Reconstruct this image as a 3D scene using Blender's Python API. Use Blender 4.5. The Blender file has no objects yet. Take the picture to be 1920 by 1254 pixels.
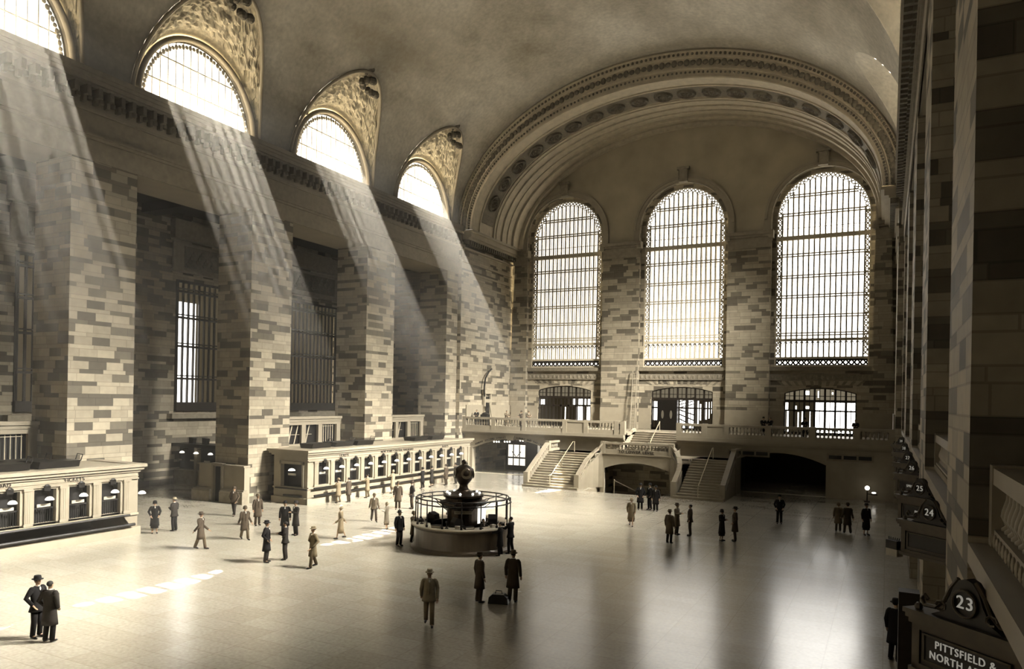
import bpy, bmesh, math, random
from mathutils import Vector, Matrix, noise
random.seed(7)
PI = math.pi
S = bpy.context.scene
COL = S.collection

# ------------------------------------------------------------------ camera
cam_d = bpy.data.cameras.new('camera'); cam = bpy.data.objects.new('camera', cam_d); COL.objects.link(cam)
TH, RO = math.radians(27.25), math.radians(1.06)
Rw = Vector((math.cos(TH), math.sin(TH), 0)); Uw = Vector((0, 0, 1)); Fw = Vector((-math.sin(TH), math.cos(TH), 0))
Rc = Rw*math.cos(RO) + Uw*math.sin(RO); Uc = -Rw*math.sin(RO) + Uw*math.cos(RO)
M4 = Matrix((Rc, Uc, -Fw)).transposed().to_4x4(); M4.translation = (0, 0, 7.2)
cam.matrix_world = M4
cam_d.sensor_width = 36; cam_d.lens = 1367.13/1920*36; cam_d.shift_y = 122/1920
cam_d.clip_start = .1; cam_d.clip_end = 400
S.camera = cam
# ------------------------------------------------------------------ sky, sun, exposure
W = bpy.data.worlds.new('world'); S.world = W; W.use_nodes = True
bg = W.node_tree.nodes['Background']; bg.inputs[0].default_value = (1, .95, .86, 1); bg.inputs[1].default_value = .4
sd = bpy.data.lights.new('sun', 'SUN'); sun = bpy.data.objects.new('sun', sd); COL.objects.link(sun)
sd.energy = 170; sd.angle = math.radians(.4); sd.color = (1, .93, .8)
sdir = Vector((1, -.045, -1.9)).normalized()
sun.rotation_euler = sdir.to_track_quat('-Z', 'Y').to_euler(); sun.location = (-60, 30, 60)
# added area lamps, unseen outside the right wall's arched windows, standing in for skylight
for k, (dy, ty, en) in enumerate(((6, -22, 35000), (7, -24, 60000), (5, -20, 60000), (0, -2, 82000), (-3, 12, 46000))):
    ad = bpy.data.lights.new('added_north_lamp', 'AREA'); ad.shape = 'RECTANGLE'; ad.size = 8; ad.size_y = 9 if k == 3 else 6; ad.energy = en*.95; ad.color = (1, .96, .88); ad.spread = math.radians(64)
    ao = bpy.data.objects.new('added_north_lamp', ad); COL.objects.link(ao); ao.location = (8.5, 6.7+12.05*k+dy, 34 if k == 3 else 32.5)
    ao.rotation_euler = Vector((-36, ty, -33 if k == 3 else -27)).to_track_quat('-Z', 'Y').to_euler()
V = S.view_settings; V.view_transform = 'Standard'; V.look = 'None'; V.gamma = 1; V.exposure = 0.0; V.use_curve_mapping = False
cy = S.cycles; cy.use_denoising = True
try: cy.denoiser = 'OPENIMAGEDENOISE'
except Exception: pass
cy.max_bounces = 5; cy.diffuse_bounces = 1; cy.glossy_bounces = 3; cy.transmission_bounces = 3; cy.volume_bounces = 0
cy.transparent_max_bounces = 8; cy.sample_clamp_indirect = 6; cy.caustics_reflective = False; cy.caustics_refractive = False
cy.volume_step_rate = 1; cy.volume_max_steps = 64; cy.use_light_tree = True
WIN = 4.0       # daylight behind the glazing
# ------------------------------------------------------------------ materials
def lin(r, g, b):
    f = lambda c: ((c/255+.055)/1.055)**2.4 if c > 10 else c/255/12.92
    return (f(r), f(g), f(b), 1)
def mk(name):
    m = bpy.data.materials.new(name); m.use_nodes = True; nt = m.node_tree
    return m, nt, nt.nodes['Principled BSDF']
def plain(name, col, rough=.6, metal=0, var=.18, scale=2.0, spec=.4):
    m, nt, b = mk(name); N, L = nt.nodes, nt.links
    g = N.new('ShaderNodeNewGeometry'); n = N.new('ShaderNodeTexNoise'); n.inputs['Scale'].default_value = scale; n.inputs['Detail'].default_value = 5
    L.new(g.outputs['Position'], n.inputs['Vector'])
    r = N.new('ShaderNodeMapRange'); r.inputs[3].default_value = 1-var*1.6; r.inputs[4].default_value = 1+var*1.6
    L.new(n.outputs['Fac'], r.inputs[0])
    mx = N.new('ShaderNodeMix'); mx.data_type = 'RGBA'; mx.blend_type = 'MULTIPLY'; mx.inputs[0].default_value = 1
    mx.inputs[6].default_value = col; L.new(r.outputs[0], mx.inputs[7]); L.new(mx.outputs[2], b.inputs['Base Color'])
    b.inputs['Roughness'].default_value = rough; b.inputs['Metallic'].default_value = metal; b.inputs['Specular IOR Level'].default_value = spec
    return m
def emit(name, col, s, through=0):
    m, nt, b = mk(name); N, L = nt.nodes, nt.links
    e = N.new('ShaderNodeEmission'); e.inputs[0].default_value = col; e.inputs[1].default_value = s
    out = N['Material Output']
    if through:
        t = N.new('ShaderNodeBsdfTransparent'); t.inputs[0].default_value = (through, through, through, 1)
        a = N.new('ShaderNodeAddShader'); L.new(e.outputs[0], a.inputs[0]); L.new(t.outputs[0], a.inputs[1]); L.new(a.outputs[0], out.inputs[0])
    else: L.new(e.outputs[0], out.inputs[0])
    return m
def ashlar(name, tones, frac=.34, mort=.7, gain=1.0):
    """coursed stone: a tall course and a thin course by turns, blocks of two tones"""
    m, nt, b = mk(name); N, L = nt.nodes, nt.links
    def M(op, a, c=None, d=None):
        n = N.new('ShaderNodeMath'); n.operation = op
        for i, v in enumerate((a, c, d)):
            if v is None: continue
            if isinstance(v, (int, float)): n.inputs[i].default_value = v
            else: L.new(v, n.inputs[i])
        return n.outputs[0]
    g = N.new('ShaderNodeNewGeometry'); sp = N.new('ShaderNodeSeparateXYZ'); L.new(g.outputs['Position'], sp.inputs[0])
    sn = N.new('ShaderNodeSeparateXYZ'); L.new(g.outputs['True Normal'], sn.inputs[0])
    ny = M('GREATER_THAN', M('ABSOLUTE', sn.outputs[1]), .6)
    s = M('ADD', M('MULTIPLY', sp.outputs[0], ny), M('MULTIPLY', sp.outputs[1], M('SUBTRACT', 1, ny)))
    q = M('DIVIDE', sp.outputs[2], .645); fl = M('FLOOR', q); fr = M('FRACT', q); thin = M('GREATER_THAN', fr, .66)
    row = M('ADD', M('MULTIPLY', fl, 2), thin)
    wn = N.new('ShaderNodeTexWhiteNoise'); wn.noise_dimensions = '1D'; L.new(row, wn.inputs['W'])
    wd = M('ADD', .98, M('MULTIPLY', thin, .32))
    c = M('ADD', M('DIVIDE', M('ADD', s, 100), wd), M('MULTIPLY', wn.outputs['Value'], 5))
    ce = M('FLOOR', c); cf = M('FRACT', c)
    cv = N.new('ShaderNodeCombineXYZ'); L.new(ce, cv.inputs[0]); L.new(row, cv.inputs[1]); L.new(ny, cv.inputs[2])
    w2 = N.new('ShaderNodeTexWhiteNoise'); w2.noise_dimensions = '3D'; L.new(cv.outputs[0], w2.inputs['Vector'])
    ramp = N.new('ShaderNodeValToRGB'); cr = ramp.color_ramp; cr.interpolation = 'CONSTANT'
    k = len(tones); pos = [0, frac*.55, frac, frac+(1-frac)*.35, frac+(1-frac)*.7]
    cr.elements[0].position = 0; cr.elements[0].color = tones[0]; cr.elements[1].position = pos[1]; cr.elements[1].color = tones[1]
    for i in range(2, k): e = cr.elements.new(pos[i]); e.color = tones[i]
    L.new(w2.outputs['Value'], ramp.inputs[0])
    jm = M('MINIMUM', M('MINIMUM', M('MULTIPLY', cf, wd), M('MULTIPLY', M('SUBTRACT', 1, cf), wd)),
           M('MULTIPLY', M('MINIMUM', M('ABSOLUTE', M('SUBTRACT', fr, .66)), M('MINIMUM', fr, M('SUBTRACT', 1, fr))), .645))
    jt = M('ADD', mort, M('MULTIPLY', M('GREATER_THAN', jm, .018), 1-mort))
    n = N.new('ShaderNodeTexNoise'); n.inputs['Scale'].default_value = 3; n.inputs['Detail'].default_value = 6; L.new(g.outputs['Position'], n.inputs['Vector'])
    f = M('MULTIPLY', jt, M('MULTIPLY', M('ADD', .78, M('MULTIPLY', n.outputs['Fac'], .44)), gain))
    mx = N.new('ShaderNodeMix'); mx.data_type = 'RGBA'; mx.blend_type = 'MULTIPLY'; mx.inputs[0].default_value = 1
    L.new(ramp.outputs[0], mx.inputs[6]); L.new(f, mx.inputs[7]); L.new(mx.outputs[2], b.inputs['Base Color'])
    b.inputs['Roughness'].default_value = .7; b.inputs['Specular IOR Level'].default_value = .3
    return m
def sc(c, k): return (c[0]*k, c[1]*k, c[2]*k, 1)
LT = sc(lin(200, 187, 161), .68)
STONE = ashlar('ashlar stone', [sc(LT, .24), sc(LT, .36), sc(LT, .86), sc(LT, 1.1), sc(LT, .95)])
PLAIN = plain('smooth limestone', sc(LT, .95), .7, var=.12, scale=1.2)
PALE = plain('pale marble', lin(152, 142, 122), .45, var=.1, scale=1.6)
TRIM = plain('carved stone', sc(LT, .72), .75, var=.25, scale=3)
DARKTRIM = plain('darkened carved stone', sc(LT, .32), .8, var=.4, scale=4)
CEIL = None
def ceiling_mat():
    m, nt, b = mk('painted plaster vault'); N, L = nt.nodes, nt.links
    g = N.new('ShaderNodeNewGeometry')
    n = N.new('ShaderNodeTexNoise'); n.inputs['Scale'].default_value = .16; n.inputs['Detail'].default_value = 8; n.inputs['Roughness'].default_value = .6
    mp = N.new('ShaderNodeMapping'); mp.inputs['Scale'].default_value = (1, .6, 1); mp.inputs['Rotation'].default_value = (0, 0, .5)
    L.new(g.outputs['Position'], mp.inputs[0]); L.new(mp.outputs[0], n.inputs['Vector'])
    n2 = N.new('ShaderNodeTexNoise'); n2.inputs['Scale'].default_value = 3.5; n2.inputs['Detail'].default_value = 8; L.new(g.outputs['Position'], n2.inputs['Vector'])
    r = N.new('ShaderNodeValToRGB'); r.color_ramp.elements[0].position = .34; r.color_ramp.elements[0].color = lin(150, 142, 125)
    r.color_ramp.elements[1].position = .68; r.color_ramp.elements[1].color = lin(224, 216, 199); L.new(n.outputs['Fac'], r.inputs[0])
    q = N.new('ShaderNodeMapRange'); q.inputs[3].default_value = .68; q.inputs[4].default_value = 1.3; L.new(n2.outputs['Fac'], q.inputs[0])
    mx = N.new('ShaderNodeMix'); mx.data_type = 'RGBA'; mx.blend_type = 'MULTIPLY'; mx.inputs[0].default_value = 1
    L.new(r.outputs[0], mx.inputs[6]); L.new(q.outputs[0], mx.inputs[7]); L.new(mx.outputs[2], b.inputs['Base Color']); b.inputs['Roughness'].default_value = .85
    return m
CEIL = ceiling_mat()
def floor_mat():
    m, nt, b = mk('polished marble floor'); N, L = nt.nodes, nt.links
    g = N.new('ShaderNodeNewGeometry')
    br = N.new('ShaderNodeTexBrick'); br.inputs['Scale'].default_value = 1; br.offset = 0; br.inputs['Brick Width'].default_value = 1.5; br.inputs['Row Height'].default_value = .75
    br.inputs['Mortar Size'].default_value = .012; br.inputs['Color1'].default_value = lin(222, 213, 192); br.inputs['Color2'].default_value = lin(212, 202, 180); br.inputs['Mortar'].default_value = lin(198, 188, 166)
    L.new(g.outputs['Position'], br.inputs['Vector'])
    n = N.new('ShaderNodeTexNoise'); n.inputs['Scale'].default_value = 9; n.inputs['Detail'].default_value = 8; L.new(g.outputs['Position'], n.inputs['Vector'])
    n2 = N.new('ShaderNodeTexNoise'); n2.inputs['Scale'].default_value = .35; n2.inputs['Detail'].default_value = 5; L.new(g.outputs['Position'], n2.inputs['Vector'])
    q = N.new('ShaderNodeMapRange'); q.inputs[3].default_value = .58; q.inputs[4].default_value = 1.08; L.new(n.outputs['Fac'], q.inputs[0])
    mx = N.new('ShaderNodeMix'); mx.data_type = 'RGBA'; mx.blend_type = 'MULTIPLY'; mx.inputs[0].default_value = 1
    L.new(br.outputs['Color'], mx.inputs[6]); L.new(q.outputs[0], mx.inputs[7]); L.new(mx.outputs[2], b.inputs['Base Color'])
    q2 = N.new('ShaderNodeMapRange'); q2.inputs[3].default_value = .14; q2.inputs[4].default_value = .32; L.new(n2.outputs['Fac'], q2.inputs[0]); L.new(q2.outputs[0], b.inputs['Roughness'])
    b.inputs['Specular IOR Level'].default_value = .8; b.inputs['Coat Weight'].default_value = .7; b.inputs['Coat Roughness'].default_value = .17; b.inputs['Coat IOR'].default_value = 1.6
    return m
FLOOR = floor_mat()
BRONZE = plain('dark bronze', lin(46, 38, 30), .35, .7, .3, 6)
BLACKM = plain('blackened iron', lin(22, 19, 16), .45, .3, .3, 6)
GRILL = plain('window ironwork', lin(200, 188, 162), .6, 0, .2, 5)
GRILLD = plain('dark window ironwork', lin(40, 34, 27), .5, .2, .2, 5)
DARKGL = plain('dark sheet for unlit interior', lin(20, 17, 14), .5, 0, .3, 3)  # near-black colour stands in for the shade inside openings
VOID = plain('wall coloured dark as unlit', lin(34, 29, 24), .9, 0, .2, 1)  # lack of light in these spaces is put into the wall colour
WOODB = plain('polished brown booth panel', lin(78, 67, 51), .3, 0, .3, 1.5, .6)
SHADE = emit('lit glass lamp shade', (1, .95, .84, 1), 2.6)
GLOW = emit('glowing lamp bulb', (1, .92, .78, 1), 8)
DAY = emit('daylight through glass', (1, .965, .9, 1), WIN)
DAYL = emit('daylight through shaded glass', (1, .95, .86, 1), WIN*.5)
DAYW = emit('open sky through window', (1, .965, .9, 1), WIN*1.5)
SUNP = emit('sunlit clear glass', (1, .965, .9, 1), 2.6, .9)
NORTH = emit('north sky through glass', (1, .965, .9, 1), 1.2, .9)
DIM = emit('dim inner glass', lin(150, 132, 100), .10)
MID = emit('half lit glass', lin(200, 186, 156), .33)
SHADEB = plain('drawn window blind', lin(104, 92, 72), .8, 0, .2, 2)
LETTER = plain('incised lettering', lin(38, 31, 24), .8)
LETTERW = emit('glowing white lettering', lin(214, 208, 192), .38)  # letters emit a weak glow of their own
PLATE = plain('pale enamel plate', lin(190, 182, 164), .5)

# ------------------------------------------------------------------ mesh helpers
class MB:
    def __init__(s): s.v = []; s.f = []
    def add(s, vs, fs):
        o = len(s.v); s.v += [tuple(v) for v in vs]; s.f += [tuple(o+i for i in f) for f in fs]; return s
    def box(s, x0, x1, y0, y1, z0, z1):
        return s.add([(x0,y0,z0),(x1,y0,z0),(x1,y1,z0),(x0,y1,z0),(x0,y0,z1),(x1,y0,z1),(x1,y1,z1),(x0,y1,z1)],
                     [(0,3,2,1),(4,5,6,7),(0,1,5,4),(1,2,6,5),(2,3,7,6),(3,0,4,7)])
    def quad(s, a, b, c, d): return s.add([a, b, c, d], [(0, 1, 2, 3)])
    def ext(s, poly, axis, a, b):
        """polygon of two coordinates extruded along an axis: y -> (x,z), x -> (y,z), z -> (x,y)"""
        n = len(poly)
        if axis == 'y': P = lambda p, t: (p[0], t, p[1])
        elif axis == 'x': P = lambda p, t: (t, p[0], p[1])
        else: P = lambda p, t: (p[0], p[1], t)
        vs = [P(p, a) for p in poly] + [P(p, b) for p in poly]
        return s.add(vs, [tuple(range(n)), tuple(range(2*n-1, n-1, -1))] + [(i, (i+1) % n, n+(i+1) % n, n+i) for i in range(n)])
    def tube(s, pts, r, n=8, cap=True):
        pts = [Vector(p) for p in pts]; rs = r if isinstance(r, (list, tuple)) else [r]*len(pts); o = len(s.v)
        u = None
        for i, p in enumerate(pts):
            d = (pts[min(i+1, len(pts)-1)] - pts[max(i-1, 0)])
            d = d.normalized() if d.length > 1e-6 else Vector((0, 0, 1))
            if u is None: u = d.orthogonal()
            u = u - d*u.dot(d)
            if u.length < .05: u = d.orthogonal()
            u.normalize(); w = d.cross(u)
            for k in range(n):
                a = 2*PI*k/n; s.v.append(tuple(p + (u*math.cos(a) + w*math.sin(a))*rs[i]))
        for i in range(len(pts)-1):
            for k in range(n): s.f.append((o+i*n+k, o+i*n+(k+1) % n, o+(i+1)*n+(k+1) % n, o+(i+1)*n+k))
        if cap: s.f.append(tuple(o+k for k in range(n))); s.f.append(tuple(o+(len(pts)-1)*n+k for k in range(n-1, -1, -1)))
        return s
    def lathe(s, prof, n=20, c=(0, 0, 0), sx=1, sy=1):
        o = len(s.v)
        for r, z in prof:
            for k in range(n):
                a = 2*PI*k/n; s.v.append((c[0]+r*sx*math.cos(a), c[1]+r*sy*math.sin(a), c[2]+z))
        for i in range(len(prof)-1):
            for k in range(n): s.f.append((o+i*n+k, o+i*n+(k+1) % n, o+(i+1)*n+(k+1) % n, o+(i+1)*n+k))
        if prof[0][0] > 1e-4: s.f.append(tuple(o+k for k in range(n-1, -1, -1)))
        if prof[-1][0] > 1e-4: s.f.append(tuple(o+(len(prof)-1)*n+k for k in range(n)))
        return s
    def ell(s, c, rx, ry, rz, n=10, m=7):
        return s.lathe([(max(math.sin(PI*i/m), 1e-4), -math.cos(PI*i/m)*rz) for i in range(m+1)], n, c, rx, ry)
    def grid(s, fn, nu, nv):
        o = len(s.v)
        for i in range(nu+1):
            for j in range(nv+1): s.v.append(tuple(fn(i/nu, j/nv)))
        for i in range(nu):
            for j in range(nv):
                a = o+i*(nv+1)+j; s.f.append((a, a+1, a+nv+2, a+nv+1))
        return s
    def build(s, name, mat, parent=None, smooth=False, recalc=True):
        me = bpy.data.meshes.new(name); me.from_pydata(s.v, [], s.f); me.validate()
        if recalc:
            b = bmesh.new(); b.from_mesh(me); bmesh.ops.remove_doubles(b, verts=b.verts, dist=1e-5); bmesh.ops.recalc_face_normals(b, faces=b.faces); b.to_mesh(me); b.free()
        me.materials.append(mat)
        if smooth:
            for p in me.polygons: p.use_smooth = True
        o = bpy.data.objects.new(name, me); COL.objects.link(o)
        if parent: o.parent = parent
        return o
def struct(o): o['kind'] = 'structure'; return o
def lab(o, label, cat=None, group=None):
    o['label'] = label
    if cat: o['category'] = cat
    if group: o['group'] = group
    return o
def empty(name, loc=(0, 0, 0), rz=0, label=None, cat=None, group=None):
    o = bpy.data.objects.new(name, None); COL.objects.link(o); o.location = loc; o.rotation_euler = (0, 0, rz); o.empty_display_size = .2
    if label: lab(o, label, cat, group)
    return o
def dup(o, parent=None):
    c = o.copy(); COL.objects.link(c); c.parent = parent
    for ch in list(o.children): dup(ch, c)
    return c
def curve_plate(outer, holes, depth):
    """flat polygon with holes in (u,w), solid of the given depth; returns verts, faces with coordinates (u, w, d)"""
    cu = bpy.data.curves.new('plate', 'CURVE'); cu.dimensions = '2D'; cu.fill_mode = 'BOTH'; cu.extrude = depth/2
    for poly in [outer]+holes:
        sp = cu.splines.new('POLY'); sp.points.add(len(poly)-1)
        for p, q in zip(sp.points, poly): p.co = (q[0], q[1], 0, 1)
        sp.use_cyclic_u = True
    o = bpy.data.objects.new('plate', cu); COL.objects.link(o)
    me = bpy.data.meshes.new_from_object(o.evaluated_get(bpy.context.evaluated_depsgraph_get()))
    vs = [tuple(v.co) for v in me.vertices]; fs = [tuple(p.vertices) for p in me.polygons]
    bpy.data.objects.remove(o); bpy.data.curves.remove(cu); bpy.data.meshes.remove(me)
    return vs, fs
def plateY(mb, outer, holes, y, depth):      # wall facing -Y; u->x, w->z, front face at y
    bpy.context.view_layer.update(); vs, fs = curve_plate(outer, holes, depth); mb.add([(u, y+depth/2+d, w) for u, w, d in vs], fs)
def plateX(mb, outer, holes, x, depth):      # wall in the YZ plane, centred on x
    bpy.context.view_layer.update(); vs, fs = curve_plate(outer, holes, depth); mb.add([(x+d, u, w) for u, w, d in vs], fs)
def arch_poly(c, hw, z0, zs, zt, n=28):
    """round or flattened arch outline"""
    return [(c-hw, z0), (c+hw, z0)] + [(c+hw*math.cos(PI*i/n), zs+(zt-zs)*math.sin(PI*i/n)) for i in range(n+1)]
def seg_poly(x0, x1, z0, zs, zt, n=14):
    return [(x0, z0), (x1, z0)] + [(x1+(x0-x1)*i/n, zs+(zt-zs)*(1-(2*i/n-1)**2)) for i in range(n+1)]
def text(s, size, mat, parent=None, mtx=None, name='lettering', ext=.01, sx=1):
    cu = bpy.data.curves.new(name, 'FONT'); cu.body = s; cu.size = size; cu.extrude = ext; cu.align_x = 'CENTER'; cu.align_y = 'CENTER'; cu.space_character = 1.15
    o = bpy.data.objects.new(name, cu); COL.objects.link(o); bpy.context.view_layer.update()
    me = bpy.data.meshes.new_from_object(o.evaluated_get(bpy.context.evaluated_depsgraph_get()))
    bpy.data.objects.remove(o)
    o = bpy.data.objects.new(name, me); COL.objects.link(o); me.materials.clear(); me.materials.append(mat)
    if mtx is not None:
        if sx != 1: mtx = mtx @ Matrix.Diagonal((sx, 1, 1, 1))
        me.transform(mtx)
    if parent: o.parent = parent
    return o
def frame_mtx(loc, right, up):
    r = Vector(right).normalized(); u = Vector(up).normalized(); n = r.cross(u)
    m = Matrix((r, u, n)).transposed().to_4x4(); m.translation = loc; return m

# ------------------------------------------------------------------ dimensions (metres); camera stands at x=0, y=0, 7.2 above the floor
XL, XR, XC = -37.6, .934, -18.333
YB, YJ, YE = -13.4, 61.0, 71.5
Z0, ZC = 23.6, 23.9
VA, VB = 19.27, 13.3
PIERS = [24.78+12.05*k for k in range(-3, 3)]
BAYS = [30.805+12.05*k for k in range(-3, 3)]
# ------------------------------------------------------------------ floor
f = MB()
def fl(x0, x1, y0, y1): f.quad((x0, y0, 0), (x1, y0, 0), (x1, y1, 0), (x0, y1, 0))
fl(-57, 9, YB, 54.5); fl(-57, -21.6, 54.5, 75); fl(-15.3, 9, 54.5, 75)
o = struct(f.build('floor', FLOOR)); lab(o, 'polished pale marble concourse floor')
r_ = MB(); r_.quad((-21.6, 54.5, -.02), (-15.3, 54.5, -.02), (-15.3, 70, -3.4), (-21.6, 70, -3.4)); r_.quad((-21.6, 54.5, 0), (-21.6, 70, 0), (-21.6, 70, -3.4), (-21.6, 54.5, -.02)); r_.quad((-15.3, 54.5, 0), (-15.3, 70, 0), (-15.3, 70, -3.4), (-15.3, 54.5, -.02))
o = struct(r_.build('floor_ramp', PLAIN)); lab(o, 'sloping passage floor down to the lower level')

# ------------------------------------------------------------------ left wall
w = MB()
for p in PIERS: w.box(-40.7, XL, p-1.85, p+1.85, 0, 19.42)
w.box(-40.7, XL, 59.05, YJ, 0, 19.42)
w.box(-40.7, -37.2, YJ, YE+.3, 0, Z0)
w.box(-50.9, -40.7, YJ-.5, YE+.3, 0, 22.5)
o = struct(w.build('wall_left', STONE)); lab(o, 'left wall of two-tone stone piers')
w = MB(); w.box(-40.9, XL, YB, YJ, 19.42, ZC-.1)
o = struct(w.build('wall_left_entablature', PLAIN)); lab(o, 'smooth stone beam over the left piers')
# recess behind the piers
w = MB(); plateX(w, [(YB, 0), (YE, 0), (YE, 22.5), (YB, 22.5)], [[(b-3.5, 5.8), (b+3.5, 5.8), (b+3.5, 16.3), (b-3.5, 16.3)] for b in BAYS], -50.9, .6)
o = struct(w.build('wall_recess', STONE)); lab(o, 'back wall of the recess behind the left piers')
w = MB(); w.box(-57, -40.7, YB, YE, 22.3, 22.6); w.box(-51, -40.7, YB, YE, 21.6, 21.8)
for p in PIERS: w.box(-50.6, -40.7, p-.6, p+.6, 20.9, 21.7)
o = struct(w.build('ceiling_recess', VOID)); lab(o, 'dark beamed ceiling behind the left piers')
w = MB(); w.box(-57.2, -51.2, 39.9, 41, 0, 5.2); w.box(-57.3, -57, YB, 42, 0, 22.5); w.box(-57, -40.7, YB-.3, YB, 0, 22.5); 
o = struct(w.build('wall_recess_side', STONE))
# mouldings of the left and right entablature: mirrored about the hall's centre
def mir(x): return 2*XC-x
def entab(side):
    X = (lambda d: XL+d) if side < 0 else (lambda d: XR-d)
    t = MB()
    def strip(d, z0, z1, y0=YB, y1=YJ): t.box(min(X(-.05), X(d)), max(X(-.05), X(d)), y0, y1, z0, z1)
    strip(.06, 19.42, 20.5); strip(.16, 20.5, 20.66); strip(.24, 20.66, 20.8); strip(.05, 20.8, 21.9); strip(.14, 21.9, 22.05)
    strip(.45, 23.1, 23.28); strip(.6, 23.28, 23.5); strip(.66, 23.5, 23.7); strip(.72, 23.7, 23.98)
    o = struct(t.build('trim_1' if side < 0 else 'trim_2', TRIM)); lab(o, 'moulded stone cornice along the %s wall' % ('left' if side < 0 else 'right'))
    d = MB(); y = YB+.2
    while y < YJ-.3:
        a, b = sorted((X(.0), X(.62))); d.box(a, b, y, y+.22, 22.62, 23.1); a, b = sorted((X(0), X(.3))); d.box(a, b, y+.02, y+.2, 22.3, 22.62)
        d.lathe([(.001, -.17), (.17, -.1), (.17, .1), (.001, .17)], 8, ((X(.12)), y+.43, 22.6), .9, 1); y += .64
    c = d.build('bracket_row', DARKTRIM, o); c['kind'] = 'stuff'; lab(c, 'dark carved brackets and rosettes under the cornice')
    return o
entab(-1); entab(1)

# ------------------------------------------------------------------ right wall
w = MB()
for p in PIERS: w.box(XR, XR+3.2, p-1.85, p+1.85, 0, 19.42)
w.box(XR, XR+3.2, 59.05, YJ, 0, 19.42); w.box(.53, XR+3.2, YJ, YE+.3, 0, Z0)
o = struct(w.build('wall_right', STONE)); lab(o, 'right wall of banded stone piers')
w = MB(); w.box(XR, XR+3.2, YB, YJ, 19.42, ZC-.1); o = struct(w.build('wall_right_entablature', PLAIN)); lab(o, 'smooth stone beam over the right piers')
w = MB(); w.box(9, 9.3, YB, YE, 0, 22.6); w.box(XR+.1, 9.3, YB, YE, 22.3, 22.6); w.box(XR, 9.3, YB-.3, YB, 0, 22.6)
o = struct(w.build('wall_right_outer', VOID)); lab(o, 'outer wall behind the right piers, coloured dark as unlit')
# balcony slab and gate wall behind the right piers
w = MB()
for i, b in enumerate(BAYS): w.box(XR+.25, 9, b-4.18, b+4.18, 4.95, 5.25); w.box(XR-.0, XR+.9, b-4.175, b+4.175, 5.25, 5.5); w.box(XR+.5, XR+.8, b-4.175, b+4.175, 3.5, 4.95)
o = struct(w.build('floor_gallery', PALE)); lab(o, 'stone gallery floor and ledge along the right wall')
w = MB()
for b in BAYS: w.box(XR+1.6, XR+1.8, b-4.18, b+4.18, 0, 4.95)
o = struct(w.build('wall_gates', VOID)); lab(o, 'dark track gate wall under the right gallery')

# ------------------------------------------------------------------ lunettes, sails and vault
HW, ZG = 4.6, 7.1
def groin_z(d):
    a = max(0., 1-(d/HW)**2); return 24.0 + ZG*a**.55
def vault(z):
    q = min(1, max(0, (z-Z0)/VB)); return XC - VA*math.sqrt(max(0, 1-q*q))
v = MB()
ys = []
for b in BAYS + [BAYS[0]-12.05]:
    ys += [b-6.025+i*.47 for i in range(4)]
    ys += [b+HW*math.sin(PI/2*(i/24*2-1)) for i in range(25)]
    ys += [b+4.65]+[b+6.025-i*.47 for i in range(3)]
ys = sorted(set(round(y, 3) for y in ys if YB <= y <= YJ) | {YB, YJ})
NT = 40
def t0(y):
    for b in BAYS:
        if abs(y-b) < HW: return math.asin(min(1, (groin_z(y-b)-Z0)/VB))
    return 0
def colv(y):
    a = t0(y); return [(XC-VA*math.cos(a+(PI-2*a)*j/NT), y, Z0+VB*math.sin(a+(PI-2*a)*j/NT)) for j in range(NT+1)]
cols = [colv(y) for y in ys]
for i in range(len(cols)-1):
    for j in range(NT): v.quad(cols[i][j], cols[i][j+1], cols[i+1][j+1], cols[i+1][j])
o = struct(v.build('ceiling', CEIL, smooth=True)); lab(o, 'painted barrel vault over the concourse')
RELIEF = plain('plaster relief', lin(214, 201, 172), .8, 0, .3, 5)
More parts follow.
